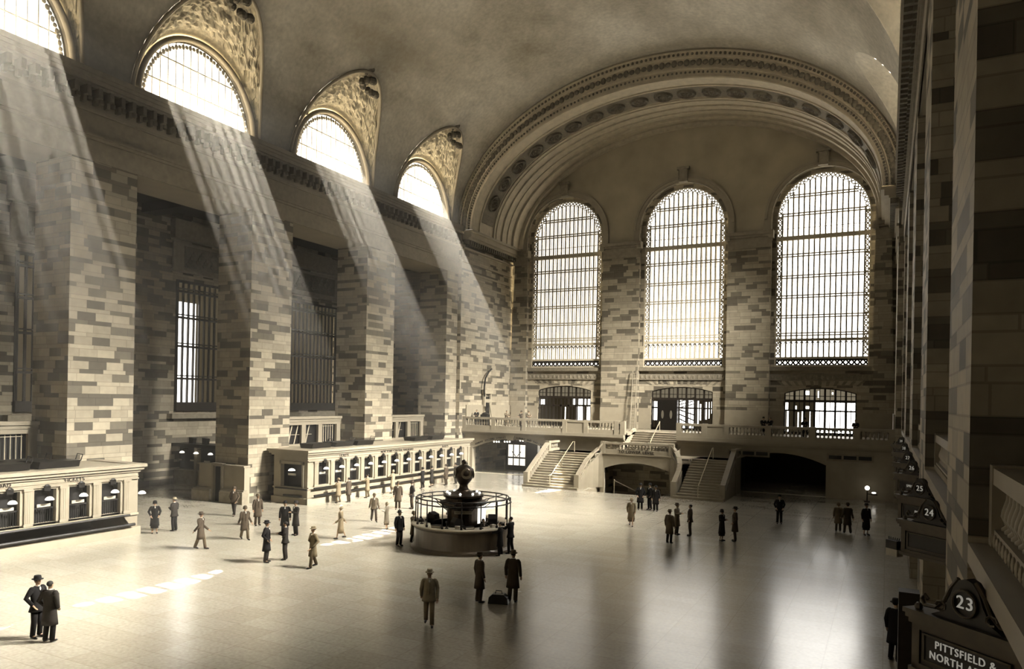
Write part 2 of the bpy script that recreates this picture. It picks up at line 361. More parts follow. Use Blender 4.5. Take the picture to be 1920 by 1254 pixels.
def lunette(i, b, side, n):
    X = (lambda x: x) if side < 0 else mir
    s = MB()
    def A(ph): return Vector((X(XL-.12), b+4.38*math.cos(ph), 23.95+4.85*math.sin(ph)))
    def G(ph):
        d = HW*.999*math.cos(ph); z = groin_z(d) if 0 < ph < PI else 24.0; return Vector((X(vault(z)), b+d, z))
    near = side < 0 and b > 10
    nu, nv = (96, 30) if near else (30, 6)
    def fn(u, t):
        ph = .0001+u*(PI-.0002); p = A(ph).lerp(G(ph), t)
        if near and .1 < t < .9 and .03 < u < .97:
            h = noise.noise(p*2.6)*.22 + noise.noise(p*6)*.14
            e = min(1, (t-.1)*8, (.9-t)*8)
            p = p + Vector((X(0)*0+.35*(1 if side < 0 else -1), 0, -.9)).normalized()*(.06*e+h*e)
        return p
    s.grid(fn, nu, nv)
    root = struct(s.build('ceiling_lunette', RELIEF if near else CEIL, smooth=not near)); lab(root, 'carved plaster lunette hood over arched window %d of the %s wall' % (n, 'left' if side < 0 else 'right'))
    # rib along the groin
    if side < 0 and b > 10:
        m = MB(); pts = [G(.02+(PI-.04)*k/40)+Vector((.02, 0, -.05)) for k in range(41)]; m.tube(pts, .13, 6); c = m.build('groin_rib', PLAIN, root, True)
        q = MB(); g = G(PI/2)
        for k in range(16): a = k*.9; q.ell((g.x-.25+.3*math.cos(a), g.y+(.9-.05*k)*math.sin(a), g.z-1.5+.13*k), .26, .27, .3, 7, 5)
        q.build('carved_cartouche', DARKTRIM, root)
    # window
    wn = MB(); plateX(wn, arch_poly(b, 4.6, 23.3, 24, 28.95), [arch_poly(b, 3.95, 24.0, 24.05, 28.4)], X(-38.1), .2)
    wo = struct(wn.build('window_%d' % n, TRIM)); lab(wo, 'arched clerestory window %d of the %s wall' % (n if side < 0 else n-6, 'left' if side < 0 else 'right'))
    rv = MB(); rv.grid(lambda u, t: (X(-38.1+.4*t), b+(4.0+.3*t)*math.cos(PI*u), 24+(4.4+.3*t)*math.sin(PI*u)), 40, 2); rv.build('reveal', PLAIN, wo, True)
    m = MB(); m.tube([(X(XL-.05), b+4.2*math.cos(PI*k/40), 23.95+4.62*math.sin(PI*k/40)) for k in range(41)], .17, 8); m.build('arch_moulding', PLAIN, wo, True)
    p = MB(); pts = arch_poly(b, 3.95, 24.0, 24.05, 28.4); vs, fs = [(X(-38.02), y, z) for y, z in pts], [tuple(range(len(pts)))]; p.add(vs, fs)
    p.build('pane', SUNP if side < 0 else NORTH, wo, recalc=False)
    bar = MB()
    for k in range(-7, 8):
        y = b+k*.52; h = 24.05+4.35*math.sqrt(max(0, 1-(k*.52/3.95)**2)); bar.box(X(-37.97)-.02, X(-37.97)+.02, y-.022, y+.022, 24, h)
    for z in (25.4, 26.9): bar.box(X(-37.97)-.04, X(-37.97)+.04, b-3.95*math.sqrt(1-((z-24)/4.4)**2), b+3.95*math.sqrt(1-((z-24)/4.4)**2), z-.035, z+.035)
    bar.build('glazing_bar', GRILL, wo)
    if side < 0:
        ob = MB()
        for k in range(-5, 6): ob.box(-38.5, -38.35, b+k*.78-.16, b+k*.78+.16, 23.5, 29)
        ob.build('outer_shading_bar', GRILL, wo)  # added bars hidden behind the bright glass, placed to stripe the sunbeams
    lf = MB()
    for k in range(46):
        a = PI*(k+.5)/46; rr = .9+.02*(k % 3)
        lf.ell((X(-37.9), b+3.95*.945*math.cos(a), 24+4.4*.945*math.sin(a)), .05, .13, .13+.04*(k % 2), 6, 4)
    c = lf.build('leaf_border', GRILL, wo)
for i, b in enumerate(BAYS):
    lunette(i, b, -1, i+1); lunette(i, b, 1, i+7)

# ------------------------------------------------------------------ the great arch at the end
def ring(mb, y, a0, b0, a1, b1, y2=None, n=72):
    y2 = y if y2 is None else y2
    mb.grid(lambda u, t: (XC-(a0+(a1-a0)*t)*math.cos(PI*u), y+(y2-y)*t, Z0+(b0+(b1-b0)*t)*math.sin(PI*u)), n, 1)
AO, BO, AI, BI = 19.3, 13.35, 17.7, 10.9
def L(t): return AO+(AI-AO)*t, BO+(BI-BO)*t
A = MB()
ring(A, 61.05, *L(0), *L(.02), 60.55)
prof = [(0, 60.6), (.10, 60.45), (.12, 60.7), (.22, 60.72), (.24, 60.6), (.29, 60.6), (.31, 60.78), (.62, 60.8), (.64, 60.66), (.69, 60.66), (.71, 60.8), (.93, 60.8), (.95, 60.7), (1, 60.72)]
for (t, y), (t2, y2) in zip(prof, prof[1:]): ring(A, y, *L(t), *L(t2), y2)
ring(A, 60.72, AI, BI, AI, BI, YE+.3)
def soff(mb, y0, y1, h):
    mb.grid(lambda u, t: (XC-(AI-h)*math.cos(PI*u), y0+(y1-y0)*t, Z0+(BI-h)*math.sin(PI*u)), 72, 1)
    for y in (y0, y1): ring(mb, y, AI, BI, AI-h, BI-h)
for y0, y1, h in ((62.15, 62.3, .1), (65.0, 65.2, .14), (65.6, 66.2, .1), (66.8, 67.1, .14), (68.0, 68.2, .1), (69.2, 69.7, .22), (69.9, 70.1, .1), (70.9, 71.45, .35)): soff(A, y0, y1, h)
arch = struct(A.build('trim_3', plain('great arch stone', sc(LT, 1.4), .75, 0, .2, 2), smooth=False)); lab(arch, 'great coffered stone arch framing the end wall')
orn = MB()
for t, ph, sz in ((.17, 150, .15), (.465, 110, .26), (.8, 150, .1)):
    a_, b_ = L(t)
    for k in range(ph):
        u = PI*(k+.5)/ph; orn.ell((XC-a_*math.cos(u), 60.74, Z0+b_*math.sin(u)), sz, .09, sz*(.9 if k % 2 else 1.2), 6, 4)
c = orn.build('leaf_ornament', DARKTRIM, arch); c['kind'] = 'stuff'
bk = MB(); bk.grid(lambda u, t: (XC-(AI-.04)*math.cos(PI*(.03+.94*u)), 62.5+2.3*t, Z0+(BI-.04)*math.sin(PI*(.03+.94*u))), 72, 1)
bk.build('soffit_panel', plain('dark soffit panel', sc(LT, .42), .8, 0, .35, 5), arch)  # darker stone tone behind the medallions
def medal():
    m = MB(); m.lathe([(.001, .05), (.12, .2), (.2, .06), (.42, .03), (.46, .12), (.52, .03), (.68, .05), (.74, .2), (.8, .2), (.84, 0)], 20)
    for k in range(10): a = 2*PI*k/10; m.ell((.33*math.cos(a), .33*math.sin(a), .06), .09, .09, .08, 6, 4)
    return m
mm = None
N_M = 19
for k in range(N_M):
    # equal arc spacing along the ellipse
    tot = 0; tb = []
    K = 400
    if mm is None:
        pts = [Vector((XC-AI*math.cos(PI*i/K), 0, Z0+BI*math.sin(PI*i/K))) for i in range(K+1)]
        acc = [0]
        for i in range(K): acc.append(acc[-1]+(pts[i+1]-pts[i]).length)
    s_ = 3.2+(acc[-1]-6.4)*k/(N_M-1)
    i = next(i for i in range(K+1) if acc[i] >= s_); u = PI*i/K
    pos = Vector((XC-(AI-.08)*math.cos(u), 63.65, Z0+(BI-.08)*math.sin(u))); nrm = Vector((math.cos(u)/AI, 0, -math.sin(u)/BI)).normalized()
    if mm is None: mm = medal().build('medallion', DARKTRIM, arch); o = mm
    else: o = mm.copy(); COL.objects.link(o)
    o.rotation_euler = nrm.to_track_quat('Z', 'Y').to_euler(); o.location = pos

# ------------------------------------------------------------------ end wall
WX = [-30.85, -18.2, -5.52]
ZF = 4.45
wall = MB()
N = 60
outer = [(-37.4, 0), (.73, 0)] + [(XC+18.4*math.cos(PI*i/N), Z0+11.6*math.sin(PI*i/N)) for i in range(N+1)]
holes = [arch_poly(c, 4.35, ZF, 24.5, 28.9) for c in WX]
outer[0] = (-37.4, 0); 
plateY(wall, outer, holes, YE, .5)
o = struct(wall.build('wall_end', ashlar('end wall stone', [sc(LT, .3), sc(LT, .4), sc(LT, .76), sc(LT, .92), sc(LT, .82)]))); lab(o, 'end wall of coursed stone with three tall arched windows')
up = MB(); N = 60
top = [(XC+18.3*math.cos(PI*i/N), Z0-.2+11.6*math.sin(PI*i/N)) for i in range(N+1)]
hs = [[(x, z) for x, z in arch_poly(c, 4.35, 24.2, 24.5, 28.9)] for c in WX]
plateY(up, [(-36.6, 23.4)]+[(.0, 23.4)]+[q for q in top if 0 < 1 and q[1] > 23.5], [arch_poly(c, 4.36, 23.45, 24.5, 28.92) for c in WX], YE-.06, .05)
o = struct(up.build('wall_end_tympanum', plain('tympanum plaster', lin(178, 166, 140), .85, 0, .25, .35))); lab(o, 'mottled plaster tympanum over the end windows')
wall = MB()
plateY(wall, [(-37.4, 0), (.73, 0), (.73, 30), (-37.4, 30)], [arch_poly(c, 4.0, 10.75, 24.5, 28.6) for c in WX]+[seg_poly(c-3.05, c+3.05, ZF, 8.3, 8.78) for c in WX], YE+.6, .5)
o = struct(wall.build('wall_end_inner', STONE)); lab(o, 'recessed stone bays around the end windows')
t = MB()
edges = [-36.9]+[e for c in WX for e in (c-4.35, c+4.35)]+[.45]
for i in range(0, 8, 2):
    a, b = edges[i], edges[i+1]
    t.box(a, b, YE-.12, YE+.2, 21.9, 22.1); t.box(a-.02, b+.02, YE-.3, YE+.2, 22.9, 23.1); t.box(a-.1, b+.1, YE-.5, YE+.2, 23.1, 23.42); t.box(a, b, YE-.07, YE, 22.1, 22.9)
    t.box(a-.2 if i else a, a+.25 if i else a+.01, YE-.4, YE+.4, 22.75, 23.45); t.box(b-.25, b+.2, YE-.4, YE+.4, 22.75, 23.45)
o = struct(t.build('trim_4', TRIM)); lab(o, 'impost cornice between the end windows')
t = MB()
for c in WX:
    for r0, r1, yy in ((4.35, 4.5, YE-.12), (4.5, 4.75, YE-.2), (4.75, 4.98, YE-.3)):
        for s0 in range(40):
            a, b = PI*s0/40, PI*(s0+1)/40
            P = lambda r, a: (c+r*math.cos(a), 24.5+(r+.02)*math.sin(a)) 
            t.ext([P(r0, a), P(r1, a), P(r1, b), P(r0, b)], 'y', yy, YE)
    t.box(c-4.98, c-4.35, YE-.2, YE, 23.42, 24.5); t.box(c+4.35, c+4.98, YE-.2, YE, 23.42, 24.5)
o = struct(t.build('trim_5', PLAIN)); lab(o, 'stone arch mouldings around the end windows')
t = MB()
for c in WX: t.box(c-.42, c+.42, YE-.45, YE, 28.9, 30.1); t.box(c-.6, c+.6, YE-.55, YE, 30.1, 30.35); t.tube([(c-.42, YE-.45, 29.1), (c-.42, YE-.45, 30)], .07); t.tube([(c+.42, YE-.45, 29.1), (c+.42, YE-.45, 30)], .07)
o = struct(t.build('trim_6', TRIM)); lab(o, 'carved keystones above the end window arches')
t = MB()
for c in WX:
    t.box(c-4.35, c+4.35, YE+.45, YE+.6, 9.45, 10.05); t.box(c-4.35, c+4.35, YE+.25, YE+.6, 10.35, 10.7)
    for k in range(18): x = c-4.1+k*.48; t.ell((x, YE+.46, 9.75), .17, .06, .22, 6, 4)
    for k in range(-5, 6): t.ext([(c+k*.62-.12, 8.95), (c+k*.62+.12, 8.95), (c+k*.72+.15, 9.4), (c+k*.72-.15, 9.4)], 'y', YE+.57, YE+.6)
o = struct(t.build('trim_7', plain('sill band stone', sc(LT, .5), .8, 0, .3, 5))); lab(o, 'carved sill bands under the end windows')
t = MB()
for i in range(0, 8, 2): t.box(edges[i], edges[i+1], YE-.1, YE, ZF, 6.6)
t.box(-37.2, -37.08, YJ+1.2, YE, ZF, 6.6); t.box(.41, .53, YJ+1.2, YE, ZF, 6.6)
for c in WX: t.box(c-4.35, c-3.1, YE+.52, YE+.6, ZF, 6.6); t.box(c+3.1, c+4.35, YE+.52, YE+.6, ZF, 6.6)
o = struct(t.build('trim_8', PALE)); lab(o, 'plain pale marble wainscot of the balcony')
for k in range(2):
    X = (lambda x: x) if k == 0 else mir
    t = MB()
    def bx(x0, x1, z0, z1, y0=YJ, y1=YE): t.box(min(X(x0), X(x1)), max(X(x0), X(x1)), y0, y1, z0, z1)
    bx(-37.2, -37.1, 19.6, 19.8); bx(-37.2, -37.05, 20.6, 20.8); bx(-37.2, -36.95, 21.9, 22.05); bx(-37.2, -36.5, 22.75, 22.95); bx(-37.2, -36.2, 22.95, 23.4); bx(-37.2, -35.95, 23.4, 23.62)
    o = struct(t.build('trim_%d' % (9+k), PLAIN)); lab(o, 'stone cornice carrying the %s foot of the great arch' % ('left' if k == 0 else 'right'))
    t = MB()
    for q in range(24): y = YJ+.2+q*.43; bx(-37.15, -36.6, 22.35, 22.75, y, y+.22)
    c = t.build('dentil_row', DARKTRIM, o); c['kind'] = 'stuff'

# end windows: lattice, bars, glass
def end_window(n, c):
    root = MB(); zs, zt, hw = 24.5, 28.6, 4.0
    plateY(root, arch_poly(c, hw, 10.75, zs, zt), [arch_poly(c, hw-.12, 10.87, zs, zt-.12)], YE+.62, .2)
    root.v = root.v; w = struct(root.build('window_%d' % n, GRILL)); lab(w, ['left', 'middle', 'right'][n-13]+' tall arched window of the end wall')
    H = lambda x: zs+(zt-.45-zs)*math.sqrt(max(0, 1-((x-c)/(hw-.45))**2))
    b = MB(); yy = YE+.72
    for k in range(16):
        x = c-(hw-.5)+k*(2*(hw-.5)/15); b.box(x-.07, x+.07, yy, yy+.1, 11.5, max(13, H(x)))
        b.box(x-.03, x+.03, yy+.55, yy+.6, 11.5, max(13, H(x)))
    for z in (13.75, 15.4, 17.25, 19.1, 21.1, 24.9, 26.6):
        half = (hw-.12) if z < zs else (hw-.45)*math.sqrt(max(0, 1-((z-zs)/(zt-.45-zs))**2))
        for dz in (-.11, .11): b.box(c-half, c+half, yy-.02, yy+.1, z+dz-.055, z+dz+.055)
    b.build('glazing_bar', GRILL, w)
    t = MB(); t.box(c-hw+.1, c+hw-.1, yy-.1, yy+.2, 22.5, 22.9); t.box(c-hw+.1, c+hw-.1, yy-.06, yy+.15, 13.1, 13.35); t.box(c-hw+.1, c+hw-.1, yy-.06, yy+.15, 11.45, 11.65)
    t.build('transom', GRILL, w)
    # scrolled metal border
    s = MB(); z = 11.8
    while z < 24.4:
        for sx in (-1, 1):
            x = c+sx*(hw-.3); s.tube([(x-.18, yy, z), (x+.18, yy, z+.42)], .06, 5); s.tube([(x+.18, yy, z), (x-.18, yy, z+.42)], .06, 5); s.tube([(x-.2, yy, z+.45), (x+.2, yy, z+.45)], .05, 5)
            s.ell((x, yy, z+.21), .09, .04, .09, 6, 4)
        z += .48
    for k in range(30):
        a = PI*(k+.5)/30; p = Vector((c+(hw-.3)*math.cos(a), yy, zs+(zt-.3-zs)*math.sin(a))); rd = Vector((math.cos(a), 0, math.sin(a))); tg = Vector((-math.sin(a), 0, math.cos(a)))
        s.tube([p-rd*.16-tg*.17, p+rd*.16+tg*.17], .06, 5); s.tube([p+rd*.16-tg*.17, p-rd*.16+tg*.17], .06, 5)
    for sx in (-1, 1): x = c+sx*(hw-.53); s.box(x-.03, x+.03, yy, yy+.08, 11.5, 24.5)
    for k in range(40):
        a, b2 = PI*k/40, PI*(k+1)/40; q = hw-.53
        s.tube([(c+q*math.cos(a), yy, zs+(zt-.53-zs)*math.sin(a)), (c+q*math.cos(b2), yy, zs+(zt-.53-zs)*math.sin(b2))], .035, 4)
    s.build('scroll_border', GRILL, w)
    l = MB()
    for k in range(17):
        x = c-hw+.25+k*(2*hw-.5)/16
        for z0 in (11.1,):
            l.tube([(x-.2, yy, z0-.2), (x+.2, yy, z0+.25)], .085, 5); l.tube([(x+.2, yy, z0-.2), (x-.2, yy, z0+.25)], .085, 5)
        l.tube([(x-.18, yy, 13.05), (x, yy, 12.75), (x+.18, yy, 13.05)], .05, 5)
    l.box(c-hw+.1, c+hw-.1, yy, yy+.1, 11.28, 11.5); l.box(c-hw+.1, c+hw-.1, yy-.02, yy+.1, 10.8, 10.92)
    l.build('lattice_band', GRILLD, w)
    p = MB(); pts = arch_poly(c, hw+.4, 10.4, zs, zt+.4); p.add([(x, YE+1.5, z) for x, z in pts], [tuple(range(len(pts)))]); p.build('pane', [DAYL, DAY, DAYW][n-13], w, recalc=False)
for i, c in enumerate(WX): end_window(13+i, c)
# glazed doors under the windows
def door(n, c, lit):
    z0, zs, zt = ZF, 8.3, 8.78; y = YE+.75; hw = 3.05
    r = MB(); plateY(r, seg_poly(c-hw, c+hw, z0, zs, zt), [seg_poly(c-hw+.1, c+hw-.1, z0+.02, zs-.05, zt-.1)], y-.05, .15)
    d = struct(r.build('door_%d' % n, GRILLD)); lab(d, ['glazed bronze doors under the left end window', 'glazed bronze doors and vestibule at the head of the stairs', 'glazed bronze doors under the right end window, sunlit behind'][n-1])
    T = lambda x: zs+(zt-zs)*(1-((x-c)/hw)**2)
    b = MB()
    for k in range(1, 7): x = c-hw+k*2*hw/7; b.box(x-.09, x+.09, y, y+.1, z0, T(x))
    for k in range(1, 14):
        if k % 2: x = c-hw+k*hw/7; b.box(x-.03, x+.03, y+.02, y+.07, z0, T(x))
    b.box(c-hw, c+hw, y-.03, y+.12, 7.45, 7.68); b.box(c-hw, c+hw, y, y+.1, 6.6, 6.75); b.box(c-hw, c+hw, y+.02, y+.07, 8.0, 8.06); b.box(c-hw, c+hw, y, y+.1, z0, z0+.25)
    b.build('glazing_bar', GRILLD, d)
    p = MB()
    for k in range(7):
        x = c-hw+k*2*hw/7; m = [MID if (k+n) % 3 else DIM, ] 
    up = MB(); up.box(c-hw, c+hw, y+.35, y+.37, 7.6, 8.9); up.build('fanlight_pane', MID, d)
    lo = MB(); lo.box(c-hw, c+hw, y+.35, y+.37, z0, 7.6); lo.build('pane', DIM, d)
    li = MB()
    for a, b2, za, zb in lit: li.box(c+a, c+b2, y+.3, y+.33, za, zb)
    li.build('bright_pane', DAYW, d)
    return d
door(1, WX[0], [(-2.9, -2.5, 6.75, 7.3), (.9, 1.15, 6.8, 7.4), (1.5, 2.0, 6.8, 7.4), (2.15, 2.35, 6.8, 7.4), (2.5, 2.95, 6.8, 7.4), (1.45, 2.0, 4.6, 6.6), (2.45, 2.9, 4.6, 6.6), (-.1, .02, 4.8, 6.5)])
d2 = door(2, WX[1], [(-2.9, -2.35, 5.4, 7.3), (-.25, 1.1, 4.5, 7.45), (1.5, 1.62, 5, 7.4), (1.75, 1.85, 5.5, 7.1), (2.3, 2.4, 5.6, 7.3), (2.6, 2.66, 5.7, 7.3), (2.85, 2.95, 6.2, 7.35)])
s = MB(); yy = YE+1.02
for k in range(3): s.tube([(WX[1]-.3, yy, 5.6+k*.55-.1*k), (WX[1]+1.2, yy, 4.9+k*.55)], .07, 6)
for k in range(3): s.tube([(WX[1]-.3, yy, 6.7+k*.3), (WX[1]+1.2, yy, 7.1+k*.32)], .05, 6)
s.box(WX[1]+.45, WX[1]+.62, yy-.05, yy+.02, 4.5, 7.5); s.build('stair_silhouette', GRILLD, d2)
door(3, WX[2], [(-3, -2.75, 6.75, 7.4), (-2.85, -2.7, 4.6, 6.6), (-2.3, -2.15, 5, 6.5), (-1.9, -1.8, 4.9, 6.5), (-1.55, -1.45, 4.8, 6.6), (-.9, -.8, 4.9, 6.6), (-2.2, -2.0, 6.8, 7.1), (-1.2, -.9, 6.85, 7.1), (-.4, .5, 4.5, 7.45), (.55, 1.25, 4.5, 7.45), (1.3, 2.15, 4.5, 7.45), (2.3, 2.95, 4.5, 7.45), (-.2, -.1, 7.9, 8.5), (1.0, 1.1, 8.2, 8.4), (-1.3, -.9, 8.15, 8.5)])
ve = MB(); ve.box(WX[1]-2.3, WX[1]-.3, YE+.1, YE+.6, ZF, 7.45)
v_ = ve.build('vestibule', BLACKM); lab(v_, 'dark bronze vestibule with two doors at the stair head', 'doorway')
for k in range(2):
    m = MB(); m.ell((WX[1]-1.75+k*.85, YE+.09, 6.0), .13, .02, .42, 12, 8); m.build('oval_glass', MID, v_)

# back wall of the hall and its windows (behind the viewpoint)
bwl = MB(); plateY(bwl, [(-57, 0), (9.3, 0), (9.3, 38), (-57, 38)], [], YB-.5, .5)
o = struct(bwl.build('wall_back', STONE)); lab(o, 'stone wall at the near end of the hall')

# ------------------------------------------------------------------ balcony under the end windows
BX0, BX1 = -20.6, -15.9
b = MB()
plateY(b, [(-37.2, 0), (.53, 0), (.53, 4.3), (BX1, 4.3), (BX1, 2.6), (BX0, 2.6), (BX0, 4.3), (-37.2, 4.3)],
       [seg_poly(-36.2, -27.7, .01, 2.4, 3.4), seg_poly(-11.3, -4.2, .01, 2.5, 3.3), seg_poly(-20.4, -16.1, .01, 1.9, 2.3)], 62, .6)
o = struct(b.build('wall_balcony', PLAIN)); lab(o, 'balcony wall pierced by wide low arches')
b = MB()
for x0, x1 in ((-37.2, BX0), (BX1, .53)):
    b.box(x0, x1, 61.86, 62.3, 3.72, 3.78); b.box(x0, x1, 61.7, 62.3, 3.78, 3.85); b.box(x0, x1, 61.5, 62.6, 4.0, 4.3); b.box(x0, x1, 61.6, 62.6, 3.85, 4.0)
    b.box(x0, x1, 62.6, YE+.8, 4.2, ZF)
b.box(BX0, BX1, 65.1, YE+.8, 4.2, ZF)
o = struct(b.build('floor_balcony', PALE)); lab(o, 'balcony floor and its projecting stone edge')
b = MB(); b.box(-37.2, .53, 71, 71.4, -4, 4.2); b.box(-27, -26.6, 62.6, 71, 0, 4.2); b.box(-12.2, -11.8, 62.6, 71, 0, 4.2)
o = struct(b.build('wall_passage', VOID)); lab(o, 'passage walls under the balcony, coloured dark as unlit')
k = MB(); k.ext([(-32.25, 3.3), (-31.65, 3.3), (-31.5, 3.8), (-32.4, 3.8)], 'y', 61.75, 62.1); o = struct(k.build('trim_11', PLAIN)); lab(o, 'keystone over the left low arch')
def arc_text(s, cx, z0, w, sag, size, y, parent):
    n = len(s)
    for i, ch in enumerate(s):
        if ch == ' ': continue
        t = (i+.5)/n; x = cx-w/2+w*t
        dx = (x+31.95); z = z0-sag*dx*dx; sl = -2*sag*dx
        text(ch, size, LETTER, parent, frame_mtx((x, y, z), (1, 0, sl), (-sl, 0, 1)), 'letter', .02)
sg = empty('arch_inscription', (-31.95, 61.98, 3.56), 0, 'cut letters over the low arch under the left end of the balcony', 'inscription')
def into(parent, fn):
    n0 = set(parent.children); fn()
    for c in parent.children:
        if c not in n0: c.data.transform(Matrix.Translation(-parent.location))
into(sg, lambda: (arc_text('FORTY SECOND STREET', -34.2, 3.56, 3.4, .052, .24, 61.97, sg), arc_text('SUBWAY AND MADISON AVE', -29.6, 3.56, 3.7, .052, .24, 61.97, sg)))
# small slots over the right arch
for k, (x0, lbl) in enumerate(((-11.6, 'row of dark framed panels over the left of the unlit low arch'), (-4.05, 'row of dark framed panels over the right of the unlit low arch'))):
    r = empty('panel_row', (x0, 61.98, 3.02), 0, lbl, 'panel')
    m = MB(); m.box(-.1, 3.2, -.04, 0, -.12, .42); m.build('panel_frame', TRIM, r)
    m = MB()
    for q in range(3): m.box(.05+q*1.05, .95+q*1.05, -.07, -.03, .02, .3)
    m.build('dark_panel', DARKGL, r)

BAL = None
def baluster(h=.62):
    global BAL
    if BAL is None:
        m = MB(); m.lathe([(.085, 0), (.085, .05), (.05, .08), (.055, .11), (.095, .2), (.085, .28), (.045, .42), (.04, .5), (.06, .54), (.08, .57), (.08, .62)], 10); BAL = m.build('baluster', PALE, None, True).data
        bpy.data.objects.remove(bpy.data.objects['baluster'])
    return BAL
def balustrade(parent, pts, curb=.3, bh=.55, rail=.2, wdt=.36, mat=PALE, step=.3, solid_to=None, posts=(0, -1), name='balustrade', skip=()):
    """stone balustrade along a path of points at floor height, with each baluster its own mesh; coordinates relative to the parent"""
    root = bpy.data.objects.new(name, None); COL.objects.link(root); root.parent = parent
    base, top, pier = MB(), MB(), MB()
    for i in range(len(pts)-1):
        p, q = Vector(pts[i]), Vector(pts[i+1]); d = Vector((q.x-p.x, q.y-p.y, 0)); Ln = d.length; d.normalize(); n = Vector((-d.y, d.x, 0))*wdt/2
        def prism(mb, z0a, z0b, z1a, z1b, k=1):
            a, b_, c, e = p-n*k, p+n*k, q+n*k, q-n*k
            mb.add([(a.x, a.y, z0a), (b_.x, b_.y, z0a), (c.x, c.y, z0b), (e.x, e.y, z0b), (a.x, a.y, z1a), (b_.x, b_.y, z1a), (c.x, c.y, z1b), (e.x, e.y, z1b)],
                   [(0, 3, 2, 1), (4, 5, 6, 7), (0, 1, 5, 4), (1, 2, 6, 5), (2, 3, 7, 6), (3, 0, 4, 7)])
        lo = (solid_to, solid_to) if solid_to is not None else (p.z-.02, q.z-.02)
        prism(base, lo[0], lo[1], p.z+curb, q.z+curb); prism(top, p.z+curb+bh, q.z+curb+bh, p.z+curb+bh+rail, q.z+curb+bh+rail, 1.12)
        if i in skip: prism(pier, p.z+curb-.02, q.z+curb-.02, p.z+curb+bh+.01, q.z+curb+bh+.01, .92); continue
        cnt = max(1, int((Ln-.25)/step))
        for k in range(cnt):
            t = (k+.5)/cnt*((Ln-.2)/Ln)+.1/Ln; c = p.lerp(q, t); o = bpy.data.objects.new('baluster', baluster()); COL.objects.link(o); o.parent = root
            o.location = (c.x, c.y, c.z+curb-.01); o.scale = (1, 1, (bh+.02)/.62)
    for i in posts:
        p = Vector(pts[i]); pb = MB(); pb.box(p.x-wdt*.6, p.x+wdt*.6, p.y-wdt*.6, p.y+wdt*.6, (solid_to if solid_to is not None else p.z), p.z+curb+bh+rail+.03); pb.build('pedestal', mat, root)
    base.build('curb', mat, root); top.build('rail', mat, root)
    if pier.v: pier.build('solid_panel', mat, root)
    return root
def flatten(root):   # the balustrade itself becomes the thing
    return root
def bal_thing(label, pts, group=None, **kw):
    o = balustrade(None, [(p[0]-pts[0][0], p[1]-pts[0][1], p[2]-pts[0][2]) for p in pts], **kw); o.location = pts[0]
    if kw.get('solid_to') is not None: pass
    return lab(o, label, 'balustrade', group)
yb = 61.85
xs_l = [-37.0, -33.75, -30.45, -26.3, -24.2, -21.3, BX0-.15]
bal_thing('stone balustrade on the balcony left of the upper stairs', [(x, yb, 4.3) for x in xs_l], curb=.35, bh=.6, rail=.2, posts=(0, 1, 2, 3, 4, 5, 6), skip=(3,), step=.27)
xs_r = [BX1+.15, -13.6, -11.8, -8.5, -5.2, -2.0, .35]
bal_thing('stone balustrade on the balcony right of the upper stairs', [(x, yb, 4.3) for x in xs_r], curb=.35, bh=.6, rail=.2, posts=(0, 1, 2, 3, 4, 5, 6), skip=(1,), step=.27)

# ------------------------------------------------------------------ the two flights, landing and centre wall
def flight(label, x0, x1, outer_x, inner):
    r = empty('staircase', ((x0+x1)/2, 54.4, 0), 0, label, 'stairs'); cx = (x0+x1)/2; h = (x1-x0)/2
    for k in range(15):
        y = k*.32; e = .35 if k == 0 else (.15 if k == 1 else 0)
        m = MB(); m.box(-h-e, h+e, y, 5.2 if k == 14 else y+.5, max(0, (k-1)*.18+.02) if k else 0, (k+1)*.18-.035); m.box(-h-e, h+e, y-.035, 5.2 if k == 14 else y+.5, (k+1)*.18-.035, (k+1)*.18)
        m.build('step', PLAIN, r)
    w = MB(); w.ext([(0.6, 0), (7.3, 0), (7.3, 2.7), (4.8, 2.7)], 'x', -h, h); w.build('stair_core', PLAIN, r)
    w = MB(); w.box(-h-.2, h+.2, 4.8, 7.3, 2.5, 2.7); w.build('landing', PLAIN, r)
    hr = MB(); hr.tube([(0, .15, .1), (0, .15, 1.0), (0, .5, 1.15), (0, 4.9, 3.6), (0, 5.3, 3.6), (0, 5.3, 2.7)], .035, 8); hr.ell((0, .15, 1.05), .07, .07, .07); hr.tube([(0, 2.6, 1.4), (0, 2.6, 2.33)], .025, 6); hr.build('handrail', plain('worn brass handrail', lin(178, 166, 140), .4, .15), r)
    return r
sl = flight('left stone flight rising from the floor to the landing, sunlight on its steps', -26.6, -22.35, -26.8, -22.15)
sr = flight('right stone flight rising to the landing in shadow', -13.95, -10.9, -10.7, -14.05)
def rel(r, pts): return [(x-r.location.x, y-r.location.y, z-r.location.z) for x, y, z in pts]
balustrade(sl, rel(sl, [(-26.8, 54.95, .3), (-26.8, 59.2, 2.7), (-26.8, 61.4, 2.7)]), curb=.2, bh=.5, rail=.17, solid_to=0, posts=(0, 1), wdt=.34)
balustrade(sr, rel(sr, [(-10.7, 54.95, .3), (-10.7, 59.2, 2.7), (-10.7, 61.4, 2.7)]), curb=.2, bh=.5, rail=.17, solid_to=0, posts=(0, 1), wdt=.34)
ctr = empty('lower_level_wall', (-18.25, 58, 0), 0, 'pale curved stone wall with low arch down to the lower level, between the flights', 'wall')
xm = -18.25
def inner(sx): return [(xm+sx*3.95, 54.85, .25), (xm+sx*3.95, 56.1, 1.0), (xm+sx*3.88, 56.8, 1.5), (xm+sx*3.65, 57.4, 1.95), (xm+sx*3.3, 57.85, 2.4), (xm+sx*2.9, 58, 2.85)]
balustrade(ctr, rel(ctr, inner(-1)), curb=.35, bh=.42, rail=.17, posts=(0,), wdt=.34, solid_to=0)
